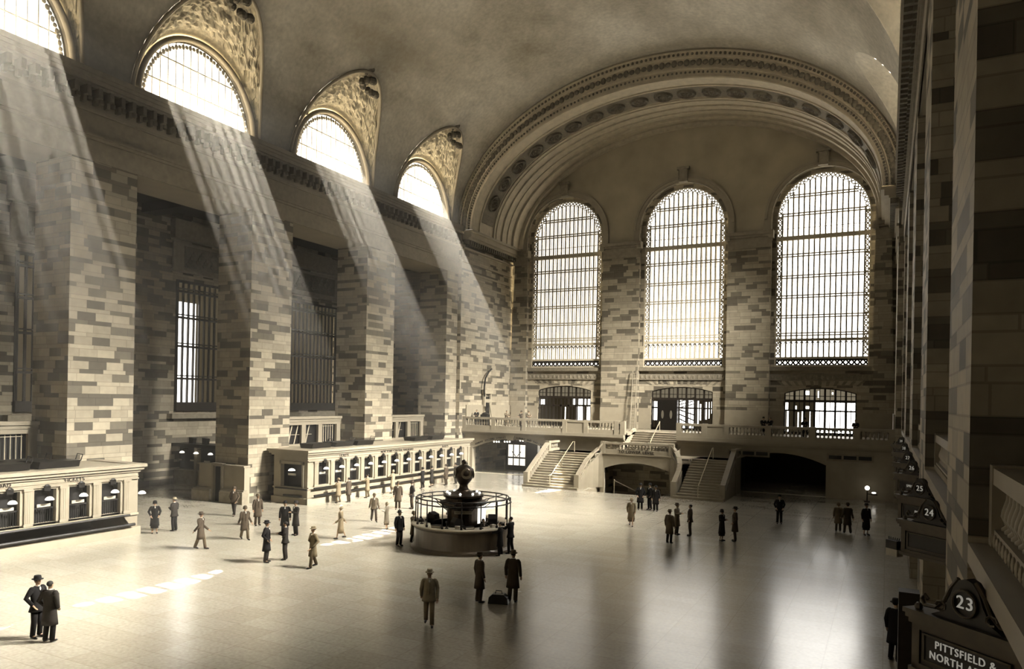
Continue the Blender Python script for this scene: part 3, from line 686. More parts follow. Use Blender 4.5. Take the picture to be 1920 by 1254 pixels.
balustrade(ctr, rel(ctr, inner(1)), curb=.35, bh=.42, rail=.17, posts=(0,), wdt=.34, solid_to=0)
balustrade(ctr, rel(ctr, [(xm-2.9, 58, 2.85), (xm+2.9, 58, 2.85)]), curb=.38, bh=.42, rail=.17, posts=(0, -1), wdt=.34, step=.27)
m = MB(); plateY(m, [(-3.1, -3.4), (3.1, -3.4), (3.1, 2.86), (-3.1, 2.86)], [seg_poly(-2.75, 2.75, -3.3, 1.62, 2.15)], -.15, .3); m.build('arch_wall', PLAIN, ctr)
m = MB()
for sx in (-1, 1):
    for p, q in zip(inner(sx), inner(sx)[1:]): m.tube([(p[0]-xm, p[1]-58.2 if 0 else p[1]-58-.19, p[2]+.02), (q[0]-xm, q[1]-58-.19, q[2]+.02)], .04, 6)
m.box(-2.9, 2.9, -.24, -.1, 2.8, 2.88); m.build('string_moulding', PALE, ctr)
text('TO LOWER LEVEL', .34, LETTER, ctr, frame_mtx((0, -.18, 3.05), (1, 0, 0), (0, 0, 1)), 'lettering', .02)
m = MB(); m.tube([(-1.2, -2.0, -.6), (-1.2, -2.0, .85)], .03); m.ell((-1.2, -2.0, .88), .06, .06, .06); m.tube([(-1.2, -2, .85), (-.3, 1.5, -.4)], .03); m.build('ramp_handrail', plain('pale handrail post', lin(170, 160, 138), .4, .6), ctr)
lw = MB(); lw.box(-21.6, -15.3, 61.2, 61.4, -4, 1.8); lw.box(-22, -21.4, 58.2, 61.4, -4, 2.3); lw.box(-15.1, -14.6, 58.2, 61.4, -4, 2.3); lw.box(-22.4, -13.9, 58.1, 62, 2.3, 2.69)
o = struct(lw.build('wall_lower_level', STONE)); lab(o, 'dark walls of the passage to the lower level')
up = empty('staircase', (-18.25, 62, 2.7), 0, 'upper stone flight from the landing to the balcony doors', 'stairs')
for k in range(10):
    m = MB(); m.box(-2.33, 2.33, k*.31, 3.1, k*.175, (k+1)*.175-.03); m.box(-2.33, 2.33, k*.31-.03, 3.1, (k+1)*.175-.03, (k+1)*.175); m.build('step', plain('worn grey step', sc(LT, .6), .6) if k == 0 else bpy.data.materials['worn grey step'], up)
m = MB(); m.tube([(-.1, .1, .1), (-.1, .1, 1.0), (-.1, 3.0, 2.75), (-.1, 3.0, 1.8)], .04); m.build('handrail', bpy.data.materials['worn brass handrail'], up)
for x0 in (-2.6, 2.35): m = MB(); m.ext([(-.6, 0), (3.1, 0), (3.1, 2.1), (2.9, 2.1), (-.6, .35)], 'x', x0, x0+.25); m.build('side_wall', PLAIN, up)

# ladder, door and leaning board on the balcony
ld = empty('ladder', (-22.75, 71.15, ZF), 0, 'tall wooden ladder standing against the end wall left of the stair doors', 'ladder')
m = MB(); m.tube([(-.22, -.5, 0), (-.22, .05, 5.9)], .045, 5); m.tube([(.22, -.5, 0), (.22, .05, 5.9)], .045, 5); m.build('rail', TRIM, ld)
m = MB()
for k in range(19): t = (k+.7)/19.5; m.tube([(-.22, -.5+.55*t, 5.9*t), (.22, -.5+.55*t, 5.9*t)], .025, 5)
m.build('rungs', TRIM, ld)
dw = empty('doorway', (-37.0, 66.2, ZF), 0, 'narrow dark doorway with stone hood on the balcony by the left corner', 'doorway')
m = MB(); m.box(-.12, -.02, -.5, .5, 0, 3.0); m.build('dark_opening_sheet', DARKGL, dw)  # dark sheet painted as the doorway's inner shade
m = MB(); m.box(-.12, .12, -.75, -.5, 0, 3.3); m.box(-.12, .12, .5, .75, 0, 3.3); m.box(-.12, .2, -.9, .9, 3.3, 3.7); m.box(-.12, .14, -.5, .5, 2.4, 2.75); m.build('stone_surround', PLAIN, dw)
m = MB(); m.tube([(.2, -.95, 3.0), (.2, -1.0, 4.0), (.2, -.8, 4.9), (.2, -.1, 5.6), (.2, .5, 5.9)], .09, 8); m.build('bent_pipe', BLACKM, dw)
lbd = empty('leaning_board', (-36.2, 65.9, ZF), 0, 'white board leaning in the dark doorway on the balcony', 'board')
m = MB(); m.ext([(.25, 0), (.6, 0), (-.35, 2.35), (-.7, 2.35)], 'x', -.03, .03); m.build('board', PALE, lbd)
ct = empty('covered_box', (-36.2, 64.4, ZF), 0, 'squat dark covered box beside the leaning board on the balcony', 'box')
m = MB(); m.box(-.35, .35, -.35, .35, 0, 1.2); m.ell((0, 0, 1.2), .36, .36, .22); m.build('cover', BLACKM, ct)

# ------------------------------------------------------------------ lamps in the passages
def cluster(x, y, z, label, name='passage_lamp', R_=.28, n=6, top=4.2):
    r = empty(name, (x, y, z), 0, label, 'lamp')
    m = MB()
    for k in range(n): a = 2*PI*k/n; m.ell((R_*math.cos(a), R_*math.sin(a), 0), .07, .07, .07, 8, 6)
    m.build('bulbs', GLOW, r)
    m = MB(); m.tube([(0, 0, top-z), (0, 0, .15)], .025, 6); m.lathe([(.001, .25), (R_+.03, .12), (R_+.03, .07), (.001, .16)], 16); m.build('fixture', BRONZE, r)
    return r
cluster(-34.4, 63.6, 3.0, 'small glowing lamp under the left low arch, nearest the counter')
cluster(-33.2, 63.6, 3.05, 'small glowing lamp hanging above the lit doorway under the left low arch')
cluster(-31.4, 63.4, 3.25, 'brightest ring of bulbs under the crown of the left low arch')
cluster(-5.8, 63.6, 3.15, 'left of the two bulb rings in the dark right passage')
cluster(-5.0, 63.6, 3.17, 'right of the two bulb rings in the dark right passage')
ld = empty('lit_doorway', (-33.6, 66.5, 0), 0, 'lit glazed doorway seen through the left low arch', 'doorway')
m = MB(); m.box(-1.0, 1.0, 0, .05, .4, 2.6); m.build('pane', emit('lit door glass', (1, .93, .8, 1), 1.3), ld)
m = MB()
for x in (-1.05, -.4, .3, 1.0): m.box(x, x+.09, -.06, 0, 0, 2.9)
m.box(-1.1, 1.1, -.06, 0, 2.6, 2.9); m.box(-1.1, 1.1, -.06, 0, 1.2, 1.35); m.box(-1.1, 1.1, -.06, 0, 0, .5); m.tube([(-.5, -.05, 1.9), (.0, -.05, 1.3), (.5, -.05, 1.9)], .04); m.build('door_frame', BRONZE, ld)
ld = empty('lit_panel', (-30.9, 66.5, 0), 0, 'pair of dim lit strips right of the lit doorway in the left passage', 'panel')
m = MB(); m.box(-.35, -.1, 0, .05, 1.2, 2.7); m.box(.35, .55, 0, .05, 1.2, 2.6); m.build('lit_strip', emit('dim lit strip', (1, .92, .74, 1), .5), ld)
m = MB(); m.box(-.45, .65, .05, .1, 0, 2.9); m.build('panel_back', BRONZE, ld)
ld = empty('round_lamp', (-1.25, 61.0, 0), 0, 'round white lamp on a post beside the unlit right arch', 'lamp')
m = MB(); m.ell((0, 0, 1.05), .17, .1, .17, 14, 9); m.build('globe', GLOW if 0 else SHADE, ld)
m = MB(); m.tube([(0, .05, 0), (0, .05, .95)], .04); m.box(-.2, .2, -.1, .2, 0, .08); m.box(.25, .7, -.1, .1, .55, .62); m.tube([(0, .05, .6), (.3, .0, .6)], .03); m.build('stand', BRONZE, ld)
m = MB(); m.ell((.45, -.05, .72), .16, .1, .07, 10, 6); m.build('side_lamp', SHADE, ld)

# ------------------------------------------------------------------ ticket counters
def lamp_parts(parent, x, y, z, dirx=1, diry=0):
    m = MB(); m.tube([(x-.55*dirx, y-.55*diry, z+.28), (x-.2*dirx, y-.2*diry, z+.3), (x, y, z+.12)], .015, 5); l = m.build('lamp', BRONZE, parent)
    m = MB(); m.lathe([(.02, .13), (.1, .11), (.17, .04), (.19, -.02), (.17, -.03), (.001, .03)], 14, (x, y, z)); m.build('lamp_shade', SHADE, l, True)
    return l
SIGNW = plain('white enamel window sign', lin(176, 168, 150), .5)
def counter(loc, n, pitch, y_first, y1, texts, label, end_win=None, curved=False):
    r = empty('ticket_counter', loc, 0, label, 'ticket counter')
    H_ = 3.6; holes = [[(y_first+k*pitch-.49, 1.22), (y_first+k*pitch+.49, 1.22), (y_first+k*pitch+.49, 2.74), (y_first+k*pitch-.49, 2.74)] for k in range(n)]
    m = MB(); plateX(m, [(0, 0), (y1, 0), (y1, 3.3), (0, 3.3)], holes, -.12, .24)
    ew = []
    if end_win: ew = [[(-2.3, 1.1), (-.45, 1.1), (-.45, 2.62), (-2.3, 2.62)]]
    yy = 0 if end_win else y1-.24
    vs, fs = curve_plate([(-3.0 if end_win else -3.4, 0), (-.24, 0), (-.24, 3.3), (-3.0 if end_win else -3.4, 3.3)], ew, .24); m.add([(u, yy+.12+d, w) for u, w, d in vs], fs)
    if end_win: m.box(-5.0, -3.0, .7, .9, 0, 3.3)
    m.box(-3.6, -3.4, 0 if not end_win else .8, y1, 0, 3.3); m.build('front_wall', PALE, r)
    m = MB()
    xa = -5.2 if end_win else -3.7
    for z0, z1, e in ((3.18, 3.3, .08), (3.3, 3.44, .2), (3.44, 3.6, .3)): m.box(-.3, e, -e if end_win else 0, y1+e, z0, z1); (m.box(-3.1-e, -.3, -e, .3, z0, z1) if end_win else m.box(-3.6, -.3, y1-.3, y1+e, z0, z1))
    m.box(-3.65, -.2, .1, y1-.1, 3.45, 3.56)
    if end_win: m.box(-5.2, -3.0, .5, 3, 3.3, 3.55)
    m.box(-.02, .04, 0, y1, 2.98, 3.02); m.box(-.02, .1, 0, y1, 2.83, 2.88)
    m.build('cornice', PALE, r)
    for k in range(n+1):
        m = MB(); y = y_first+(k-.5)*pitch; m.box(-.02, .09, y-.16, y+.16, 1.15, 2.86); m.box(-.02, .12, y-.2, y+.2, 2.72, 2.84); m.box(-.02, .12, y-.2, y+.2, 1.15, 1.27)
        for dy in (-.08, 0, .08): m.box(.09, .1, y+dy-.02, y+dy+.02, 1.3, 2.7)
        m.build('pilaster', PALE, r)
    y = y_first+n*pitch-.25
    while y < y1-.3: m = MB(); m.box(-.02, .09, y, y+.28, 1.15, 2.86); m.build('pilaster', PALE, r); y += .62
    m = MB(); m.box(-.02, .14, -.14 if end_win else 0, y1+.1, 0, .42); m.box(-.02, .1, 0, y1, 1.02, 1.13)
    if end_win: m.box(-3.1, .1, -.14, .1, 0, .42); m.box(-3.0, .1, -.1, .1, .98, 1.08)
    m.build('plinth', PLAIN, r)
    for xr, zr, rr, ye in ((.26, 1.07, .055, .6), (.3, .58, .075, .35)):
        m = MB(); m.tube([(xr, .35 if end_win else -.2, zr), (xr, y1-ye, zr)], rr, 8); y = .8
        while y < y1-.6: m.tube([(0, y, zr-.07), (xr, y, zr)], .03, 6); y += pitch
        m.build('rail', BLACKM, r)
    for k in range(n):
        y = y_first+k*pitch
        m = MB(); m.box(-.62, -.56, y-.6, y+.6, 1.1, 2.85); m.box(-.56, -.24, y-.62, y-.5, 1.1, 2.85); m.box(-.56, -.24, y+.5, y+.62, 1.1, 2.85); m.box(-.6, -.2, y-.5, y+.5, 1.12, 1.2)
        for q in range(-4, 5): m.box(-.2, -.17, y+q*.105-.008, y+q*.105+.008, 1.22, 1.85)
        m.box(-.21, -.16, y-.49, y+.49, 1.84, 1.9)
        wd = m.build('ticket_window', DARKGL, r)
        m = MB(); m.box(0, .16, y-.14, y+.14, 2.68, 2.9); m.ell((.12, y, 2.88), .07, .14, .1, 8, 5); m.build('bracket', BLACKM, wd)
        lamp_parts(r, .12, y+.12, 2.28).parent = wd
        m = MB(); m.box(-.14, -.11, y-.3, y+.3, 1.93, 2.07); m.build('sign_plate', SIGNW, wd)
    if end_win:
        m = MB(); m.box(-2.5, -.3, .6, .65, 1, 2.7); m.box(-2.5, -2.3, .25, .6, 1, 2.7); m.box(-.45, -.3, .25, .6, 1, 2.7); wd = m.build('ticket_window', DARKGL, r)
        m = MB(); m.box(-2.45, -2.3, -.08, .05, 1.1, 2.8); m.box(-.45, -.3, -.08, .05, 1.1, 2.8); m.box(-2.45, -.3, -.08, .05, 2.62, 2.8); m.build('window_frame', PALE, wd)
        m = MB(); m.lathe([(.02, .14), (.14, .11), (.22, .03), (.24, -.02), (.001, .03)], 14, (-1.4, 0, 2.2)); m.build('lamp_shade', SHADE, wd, True)
        m = MB(); m.box(-1.75, -1.05, .02, .05, 1.86, 2.0); m.build('sign_plate', SIGNW, wd)
        m = MB(); m.tube([(-2.7, -.16, 1.0), (.15, -.16, 1.0)], .05); m.tube([(-1.9, -.2, .55), (-.3, -.2, .55)], .07); m.build('rail', BLACKM, r)
        for x in (-4.4, -3.9, -3.4): m = MB(); m.box(x, x+.2, .62, .72, 1.1, 3.0); m.build('pilaster', PALE, r)
    for s, yc, sz in texts:
        text(s, sz, LETTER, r, frame_mtx((.045, yc, 3.07), (0, 1, 0), (0, 0, 1)), 'lettering', .012, .93)
    return r
c1 = counter((-33.9, 10.0, 0), 9, 1.58, .28+.001, 14.35, [('RAILROAD', 7.65, .25), ('TICKETS', 11.05, .25)], 'pale marble ticket counter nearest the viewer on the left, its end rounded')
m = MB(); m.box(-1.6, -.75, 14.36, 14.4, .1, 2.7); m.build('side_door', DARKGL, c1)
m = MB(); m.box(-.75, -.62, 14.35, 14.46, .1, 2.8); m.box(-1.75, -1.6, 14.35, 14.46, .1, 2.8); m.box(-1.75, -.62, 14.35, 14.46, 2.7, 2.85); m.build('door_frame', PALE, c1)
l = lamp_parts(c1, -.7, 15.1, 1.95, 0, 1)
c2 = counter((-33.9, 36.6, 0), 12, 1.603, 1.54, 20.95, [('TICKETS', 3.55, .26), ('NEW YORK CENTRAL RAILROAD', 9.85, .27), ('TICKETS', 16.7, .26)], 'long pale marble ticket counter with twelve lit windows beyond the information booth', end_win=True)
# roof vents on the counters
def vent(x, y, label, L_=1.6, rz=0):
    r = empty('roof_vent', (x, y, 3.56), rz, label, 'vent'); m = MB()
    m.ext([(-.5, .02), (.5, .02), (.62, .34), (-.62, .34)], 'y', -L_/2, L_/2); m.build('tray', BLACKM, r)
    m = MB(); m.tube([(.62, L_/2, .3), (.62, L_/2+.1, .6), (.2, L_/2+.1, .62), (.2, L_/2, .3)], .025, 5); m.build('prop', BLACKM, r); return r
for k, (x, y, t) in enumerate(((-35.3, 18.6, 'dark roof tray on the near counter, at the frame edge'), (-35.3, 20.9, 'dark roof tray on the near counter, closest to its rounded end'), (-36.6, 20.2, 'dark roof tray on the near counter, behind the front two'),
        (-35.6, 39.2, 'first dark roof tray at the near end of the long counter'), (-35.6, 41.6, 'second dark roof tray on the long counter, under the white screen'), (-35.6, 44.0, 'dark roof tray on the long counter beside the pier foot'), (-35.6, 51.4, 'dark roof tray on the long counter past the second pier'), (-35.6, 54.0, 'farthest dark roof tray on the long counter'))):
    vent(x, y, t, 1.9)
# white screens between the piers above the counter roofs
def screen(b, label, panes):
    r = empty('white_screen', (-40.1, b, 3.2), 0, label, 'screen'); m = MB()
    m.box(-.2, .1, -4.15, 4.15, 2.0, 2.2); m.box(-.3, .2, -4.15, 4.15, 2.2, 2.4); m.box(-.15, .05, -4.15, 4.15, -.2, .3); m.box(-.15, .05, -4.15, 4.15, 1.75, 2.0)
    for y in (-4.15, -2.2, -.35, 1.5, 3.65): m.box(-.15, .06, y, y+.45, .3, 1.75)
    m.build('screen_frame', PALE, r)
    m = MB(); m.box(-.4, -.35, -4.1, 4.1, 0, 2); m.build('dark_opening_sheet', DARKGL, r)  # dark sheet behind the frame in place of shade
    m = MB(); m.tube([(-.2, -4, 1.0), (-.2, 1.0, 1.0)], .02, 4)
    for k in range(8): m.tube([(-.2, -4+k*.62, .3), (-.2, -3.6+k*.62, 1.7)], .04, 5)
    m.build('sash_rods', GRILL, r); m = MB(); m.tube([(-.2, 2.1, 1.6), (-.2, 3.5, 1.6)], .02, 4)
    for k in range(6): m.tube([(-.2, 2.1+k*.27, .35), (-.2, 2.1+k*.27, 1.7)], .025, 5)
    m.build('sash_rods', GRILL, r)
screen(BAYS[2], 'pale screen between the piers above the near counter', 0)
screen(BAYS[4], 'pale screen between the middle piers above the long counter', 0)
screen(BAYS[5], 'pale screen between the far piers above the long counter', 0)
w = MB()
for b in (BAYS[2], BAYS[4], BAYS[5]): w.box(-40.5, -40.3, b-4.17, b+4.17, 0, 3.2)
o = struct(w.build('wall_behind_counters', STONE)); lab(o, 'low stone wall behind the counters')
# stone dado with doorway at the foot of the second pier
pd = empty('pier_pedestal', (-39.6, 34.75, 0), 0, 'stone pedestal with a narrow dark doorway at the foot of the pier', 'pedestal')
m = MB(); m.box(-2.2, -.75, -.15, .3, 0, 2.4); m.box(.1, 2.1, -.15, .3, 0, 2.4); m.box(-.75, .1, -.15, .3, 2.35, 2.5); m.box(-2.3, 2.15, -.25, .3, 2.4, 2.5); m.build('dado', PLAIN, pd)
m = MB(); m.box(-2.5, -.8, -.5, 0, 0, .7); m.box(.15, 2.3, -.5, 0, 0, .7); m.build('plinth', TRIM, pd)
m = MB(); m.box(-2.45, -.8, -.45, 0, .7, .8); m.box(.15, 2.25, -.45, 0, .7, .8); m.box(-2.4, -.8, -.3, 0, .8, .9); m.box(.15, 2.2, -.3, 0, .8, .9); m.box(-.85, -.7, -.3, 0, 0, 2.55); m.box(.05, .2, -.3, 0, 0, 2.55); m.box(-.85, .2, -.3, 0, 2.4, 2.58); m.build('moulding', PALE, pd)
m = MB(); m.box(-.72, .1, -.05, 0.05, 0, 2.42); m.build('dark_opening_sheet', DARKGL, pd)  # near-black slab stands for the unlit doorway
mc = empty('weighing_machine', (-38.3, 35.5, 0), 0, 'small dark machine on the wall at the near corner of the long counter', 'machine')
m = MB(); m.box(-.3, .3, -.2, .2, 0, .9); m.box(-.35, .35, -.3, .25, .9, 1.5); m.build('case', BLACKM, mc)
m = MB(); m.box(.0, .26, -.33, -.3, 1.15, 1.38); m.build('dial', PALE, mc)
# recess counter with hanging lamps
rc = empty('booking_counter', (-50.2, 39.5, 0), 0, 'dark booking counter with a row of lit lamps in the recess behind the piers', 'ticket counter')
m = MB(); m.box(-6, 5.2, .0, .3, 0, 1.15); m.box(-6, 5.2, .9, 1.2, 0, 3.2); m.build('front_wall', TRIM, rc)
m = MB(); m.box(-6, 5.3, -.3, 1.4, 3.0, 3.25); m.build('canopy', BLACKM, rc)
m = MB(); m.box(-6, 5.2, -.1, .4, 1.12, 1.2)
for x in (-1.0, 2.15): m.box(x-.13, x+.13, -.12, .3, 0, 3.0)
m.build('ledge', PALE, rc)
m = MB(); m.box(-6, 5.2, .5, .55, 1.2, 3.0); m.build('dark_opening_sheet', DARKGL, rc)  # dark backing sheet stands for shade behind the ledge
for k in range(7):
    l = lamp_parts(rc, -5.6+k*1.6, -.25, 2.55, 0, -1)
    m = MB(); m.box(-5.35+k*1.6, -4.7+k*1.6, .3, .33, 1.85, 1.97); m.build('sign_plate', SIGNW, rc)
for k in range(3):
    r = empty('roof_box', (-48.9+k*1.5, 39.8, 3.25), 0, 'little dark box on the recess counter canopy, %s of three' % ['left', 'middle', 'right'][k], 'box'); m = MB(); m.ext([(-.22, 0), (.22, 0), (.3, .45), (-.25, .5)], 'y', -.15, .15); m.build('case', BLACKM, r)
# recess windows
for i, b in enumerate(BAYS):
    if b < 10: continue
    n = 25+i; m = MB(); m.box(-50.7, -50.5, b-3.5, b-3.35, 5.8, 16.3); m.box(-50.7, -50.5, b+3.35, b+3.5, 5.8, 16.3); m.box(-50.7, -50.5, b-3.5, b+3.5, 16.1, 16.3); m.box(-50.7, -50.3, b-3.5, b+3.5, 5.8, 6.5)
    w_ = struct(m.build('window_%d' % n, GRILLD)); lab(w_, 'tall barred window %d in the left recess' % (i-1))
    g = MB()
    for k in range(14): g.box(-50.65, -50.5, b-3.35+k*.515-.07, b-3.35+k*.515+.07, 6.3, 16.1)
    for z in (8.4, 11, 13.3, 15.4): g.box(-50.7, -50.45, b-3.4, b+3.4, z-.08, z+.08); g.box(-50.7, -50.45, b-3.4, b+3.4, z+.2, z+.28)
    g.build('bars', GRILLD, w_)
    p = MB(); p.box(-50.95, -50.9, b-3.4, b+3.4, 5.9, 16.2); p.build('pane', MID if 0 else emit('window blind glow', lin(170, 150, 112), .16), w_)
    if i == 4:
        p = MB(); p.box(-50.88, -50.86, b-3.3, b-1.35, 6.5, 14.6); p.build('bright_pane', DAY, w_)
    t = MB(); t.box(-50.6, -50.2, b-4.0, b+4.0, 16.9, 17.1); t.box(-50.6, -50.4, b-3.9, b+3.9, 17.1, 19.3); t.box(-50.6, -50.0, b-4.1, b+4.1, 19.5, 21.0); t.box(-50.6, -50.0, b-4.1, b+4.1, 5.2, 5.6)
    t.build('window_surround', TRIM, w_)
    q = MB(); q.box(-50.41, -50.36, b-2.9, b+2.9, 17.35, 19.05)
    for k in range(30): q.ell((-50.34, b-2.6+(k*.618*5.2) % 5.2, 17.6+(k*.39) % 1.2), .1, .22, .2, 6, 4)
    q.ell((-50.3, b, 18.2), .2, .5, .6, 8, 6)
    q.build('relief_panel', DARKTRIM, w_)

# ------------------------------------------------------------------ information booth
bo = empty('information_booth', (-18.33, 30.6, 0), 0, 'round information booth with railings and a four faced clock in the centre of the floor', 'booth')
m = MB(); m.lathe([(2.5, 0), (2.5, .1), (2.42, .14), (2.36, .2), (2.36, 1.0), (2.42, 1.06), (2.42, 1.1), (1.9, 1.1), (1.9, 0)], 56); m.build('counter_wall', WOODB, bo, False)
m = MB(); m.lathe([(2.46, 1.1), (2.5, 1.13), (2.5, 1.17), (2.46, 1.2), (1.75, 1.2), (1.75, 1.1)], 56); m.build('counter_top', PALE, bo)
m = MB()
for r_, z in ((2.34, 2.22), (2.26, 2.42)):
    m.tube([(r_*math.cos(2*PI*k/16), r_*math.sin(2*PI*k/16), z) for k in range(17)], .035, 6)
m.build('top_rail', BLACKM, bo)
for k in range(16):
    a = 2*PI*(k+.3)/16; m = MB(); m.tube([(2.3*math.cos(a), 2.3*math.sin(a), 1.2), (2.3*math.cos(a), 2.3*math.sin(a), 2.42)], .028, 6); m.tube([(2.3*math.cos(a), 2.3*math.sin(a), 1.2), (2.3*math.cos(a), 2.3*math.sin(a), 1.3)], .06, 6); m.build('post', BLACKM, bo)
m = MB()
for k in range(8): a = 2*PI*(k+.3)/8; m.tube([(2.28*math.cos(a), 2.28*math.sin(a), 2.4), (.8*math.cos(a), .8*math.sin(a), 2.15)], .025, 5); m.tube([(1.5*math.cos(a), 1.5*math.sin(a), 2.28), (.85*math.cos(a), .85*math.sin(a), 1.8)], .022, 5)
m.build('spokes', BLACKM, bo)
m = MB(); m.lathe([(.78, 0), (.78, 1.9), (.95, 2.0), (1.15, 2.1), (1.15, 2.2), (.9, 2.26), (.88, 2.4), (1.0, 2.46), (1.0, 2.55), (.6, 2.62), (.35, 2.72), (.3, 2.78), (.001, 2.8)], 28); m.build('drum', BRONZE, bo, False)
for k in range(8): a = 2*PI*k/8+.35; m = MB(); m.ell((.8*math.cos(a), .8*math.sin(a), 2.63), .06, .06, .06, 10, 7); m.build('globe_light', SHADE, bo, True)
m = MB(); m.lathe([(.3, 2.75), (.22, 2.85), (.2, 3.0), (.26, 3.08), (.36, 3.2), (.46, 3.36), (.5, 3.52), (.47, 3.7), (.38, 3.84), (.24, 3.94), (.12, 3.98), (.1, 4.02), (.13, 4.1), (.12, 4.18), (.001, 4.24)], 24); ck = m.build('clock', BRONZE, bo, True)
for k in range(4):
    a = PI/4+k*PI/2-.0; m = MB(); m.lathe([(.001, .03), (.24, .03), (.26, .0)], 24); f_ = m.build('clock_face', plain('clock face glass', lin(66, 58, 44), .25, 0, .1) if k == 0 else bpy.data.materials['clock face glass'], ck)
    d = Vector((math.cos(a), math.sin(a), .1)); f_.rotation_euler = d.to_track_quat('Z', 'Y').to_euler(); f_.location = (d.x*.44, d.y*.44, 3.56)
    m = MB(); m.tube([(0, 0, .04), (0, .16, .04)], .012, 4); m.tube([(0, 0, .04), (.1, -.04, .04)], .014, 4); m.build('hands', BLACKM, ck); h_ = ck.children[-1]
    for h_ in [c for c in ck.children if c.name.startswith('hands') and not c.get('set')]: h_.rotation_euler = f_.rotation_euler; h_.location = f_.location; h_['set'] = 1
for h_ in ck.children:
    if 'set' in h_: del h_['set']
sp_ = MB(); sp_.box(-.42, .42, -.02, .02, -.07, .07); s_ = sp_.build('sign_plate', SIGNW, bo); s_.location = (.48, -.8, 1.78); s_.rotation_euler = (0, 0, math.radians(31))
text('INFORMATION', .1, LETTER, s_, frame_mtx((0, -.022, 0), (1, 0, 0), (0, 0, 1)), 'lettering', .004)
pn = MB(); pn.grid(lambda u, t: (1.1*math.cos(-.35+u*1.1), 1.1*math.sin(-.35+u*1.1), 1.25+t*.8), 8, 1); pn.build('lit_panel', emit('lit opal panel', (1, .95, .85, 1), 1.5), bo)
items = [('ledger', 'open dark ledger lying on the booth counter'), ('telephone', 'candlestick telephone standing on the booth counter'), ('timetable_stack', 'stack of timetables on the booth counter')]
k = 0
for a in (-2.6, -2.25, -1.95, -1.65, -1.4, -1.15, -.9, -.6, -.3, .1):
    x, y = -18.33+2.08*math.cos(a), 30.6+2.08*math.sin(a)
    if k % 3 == 1:
        r = empty('telephone', (x, y, 1.2), a, 'black candlestick telephone on the booth counter, standing %s' % ['between two ledgers at the left', 'near the front posts', 'beside the lit panel', 'at the far right'][min(3, k//3)], 'telephone')
        m = MB(); m.lathe([(.09, 0), (.09, .03), (.025, .06), (.02, .3), (.001, .32)], 10); m.build('stem', BLACKM, r); m = MB(); m.ell((.04, 0, .31), .05, .05, .05); m.tube([(0, .07, .12), (0, .07, .28)], .025, 6); m.build('mouthpiece', BLACKM, r)
    elif k % 3 == 0:
        r = empty('ledger', (x, y, 1.2), a+.3, 'thick dark ledger on the booth counter, lying %s' % ['at the far left', 'left of the front', 'right of the front', 'at the right end'][k//3], 'book')
        m = MB(); m.box(-.13, .13, -.22, .22, 0, .12); m.build('cover', BLACKM, r); m = MB(); m.box(-.11, .135, -.2, .2, .02, .1); m.build('pages', SIGNW, r)
    else:
        r = empty('timetable_stack', (x, y, 1.2), a, 'small pale stack of timetables on the booth counter, %s' % ['on its left side', 'at its front', 'on its right side'][k//3], 'papers')
        m = MB()
        for q in range(6): m.box(-.08+.01*(q % 2), .08+.01*(q % 2), -.11, .11, q*.025, q*.025+.02)
        m.build('papers', SIGNW, r)
    k += 1
for k, (x, y, t) in enumerate(((-19.8, 30.2, 'dark cabinet inside the booth on its left side'), (-17.9, 29.35, 'dark typewriter desk inside the booth behind the front posts'), (-17.0, 31.2, 'dark cabinet inside the booth beside the lit panel'))):
    r = empty('cabinet', (x, y, 0), k, t, 'cabinet'); m = MB(); m.box(-.28, .28, -.3, .3, 0, 1.25); m.build('case', BLACKM, r); m = MB(); m.ext([(-.25, 1.25), (.25, 1.25), (.2, 1.5), (-.1, 1.62), (-.25, 1.4)], 'y', -.22, .22); m.build('machine_top', BLACKM, r)

# ------------------------------------------------------------------ gallery balustrades on the right
for i, b in enumerate(BAYS):
    if b < 0: continue
    nm = ['', 'nearest the viewer, right of the dark pier', 'in the second bay, behind the dark pier', 'in the third bay of the right wall', 'in the fourth bay of the right wall', 'in the fifth bay of the right wall'][i]
    o = bal_thing('stone gallery balustrade '+nm, [(XR+.4, b-4.1, 5.5), (XR+.4, b+4.1, 5.5)], curb=.22, bh=.55, rail=.2, posts=(0, -1), step=.25, wdt=.3)
    fr = MB(); fr.box(-.13, -.10, 0, 8.2, .0, .2)
    for k in range(34): fr.ell((-.16, .15+k*.24, .1), .03, .09, .09, 6, 4)
    fr.build('scroll_frieze', TRIM, o)
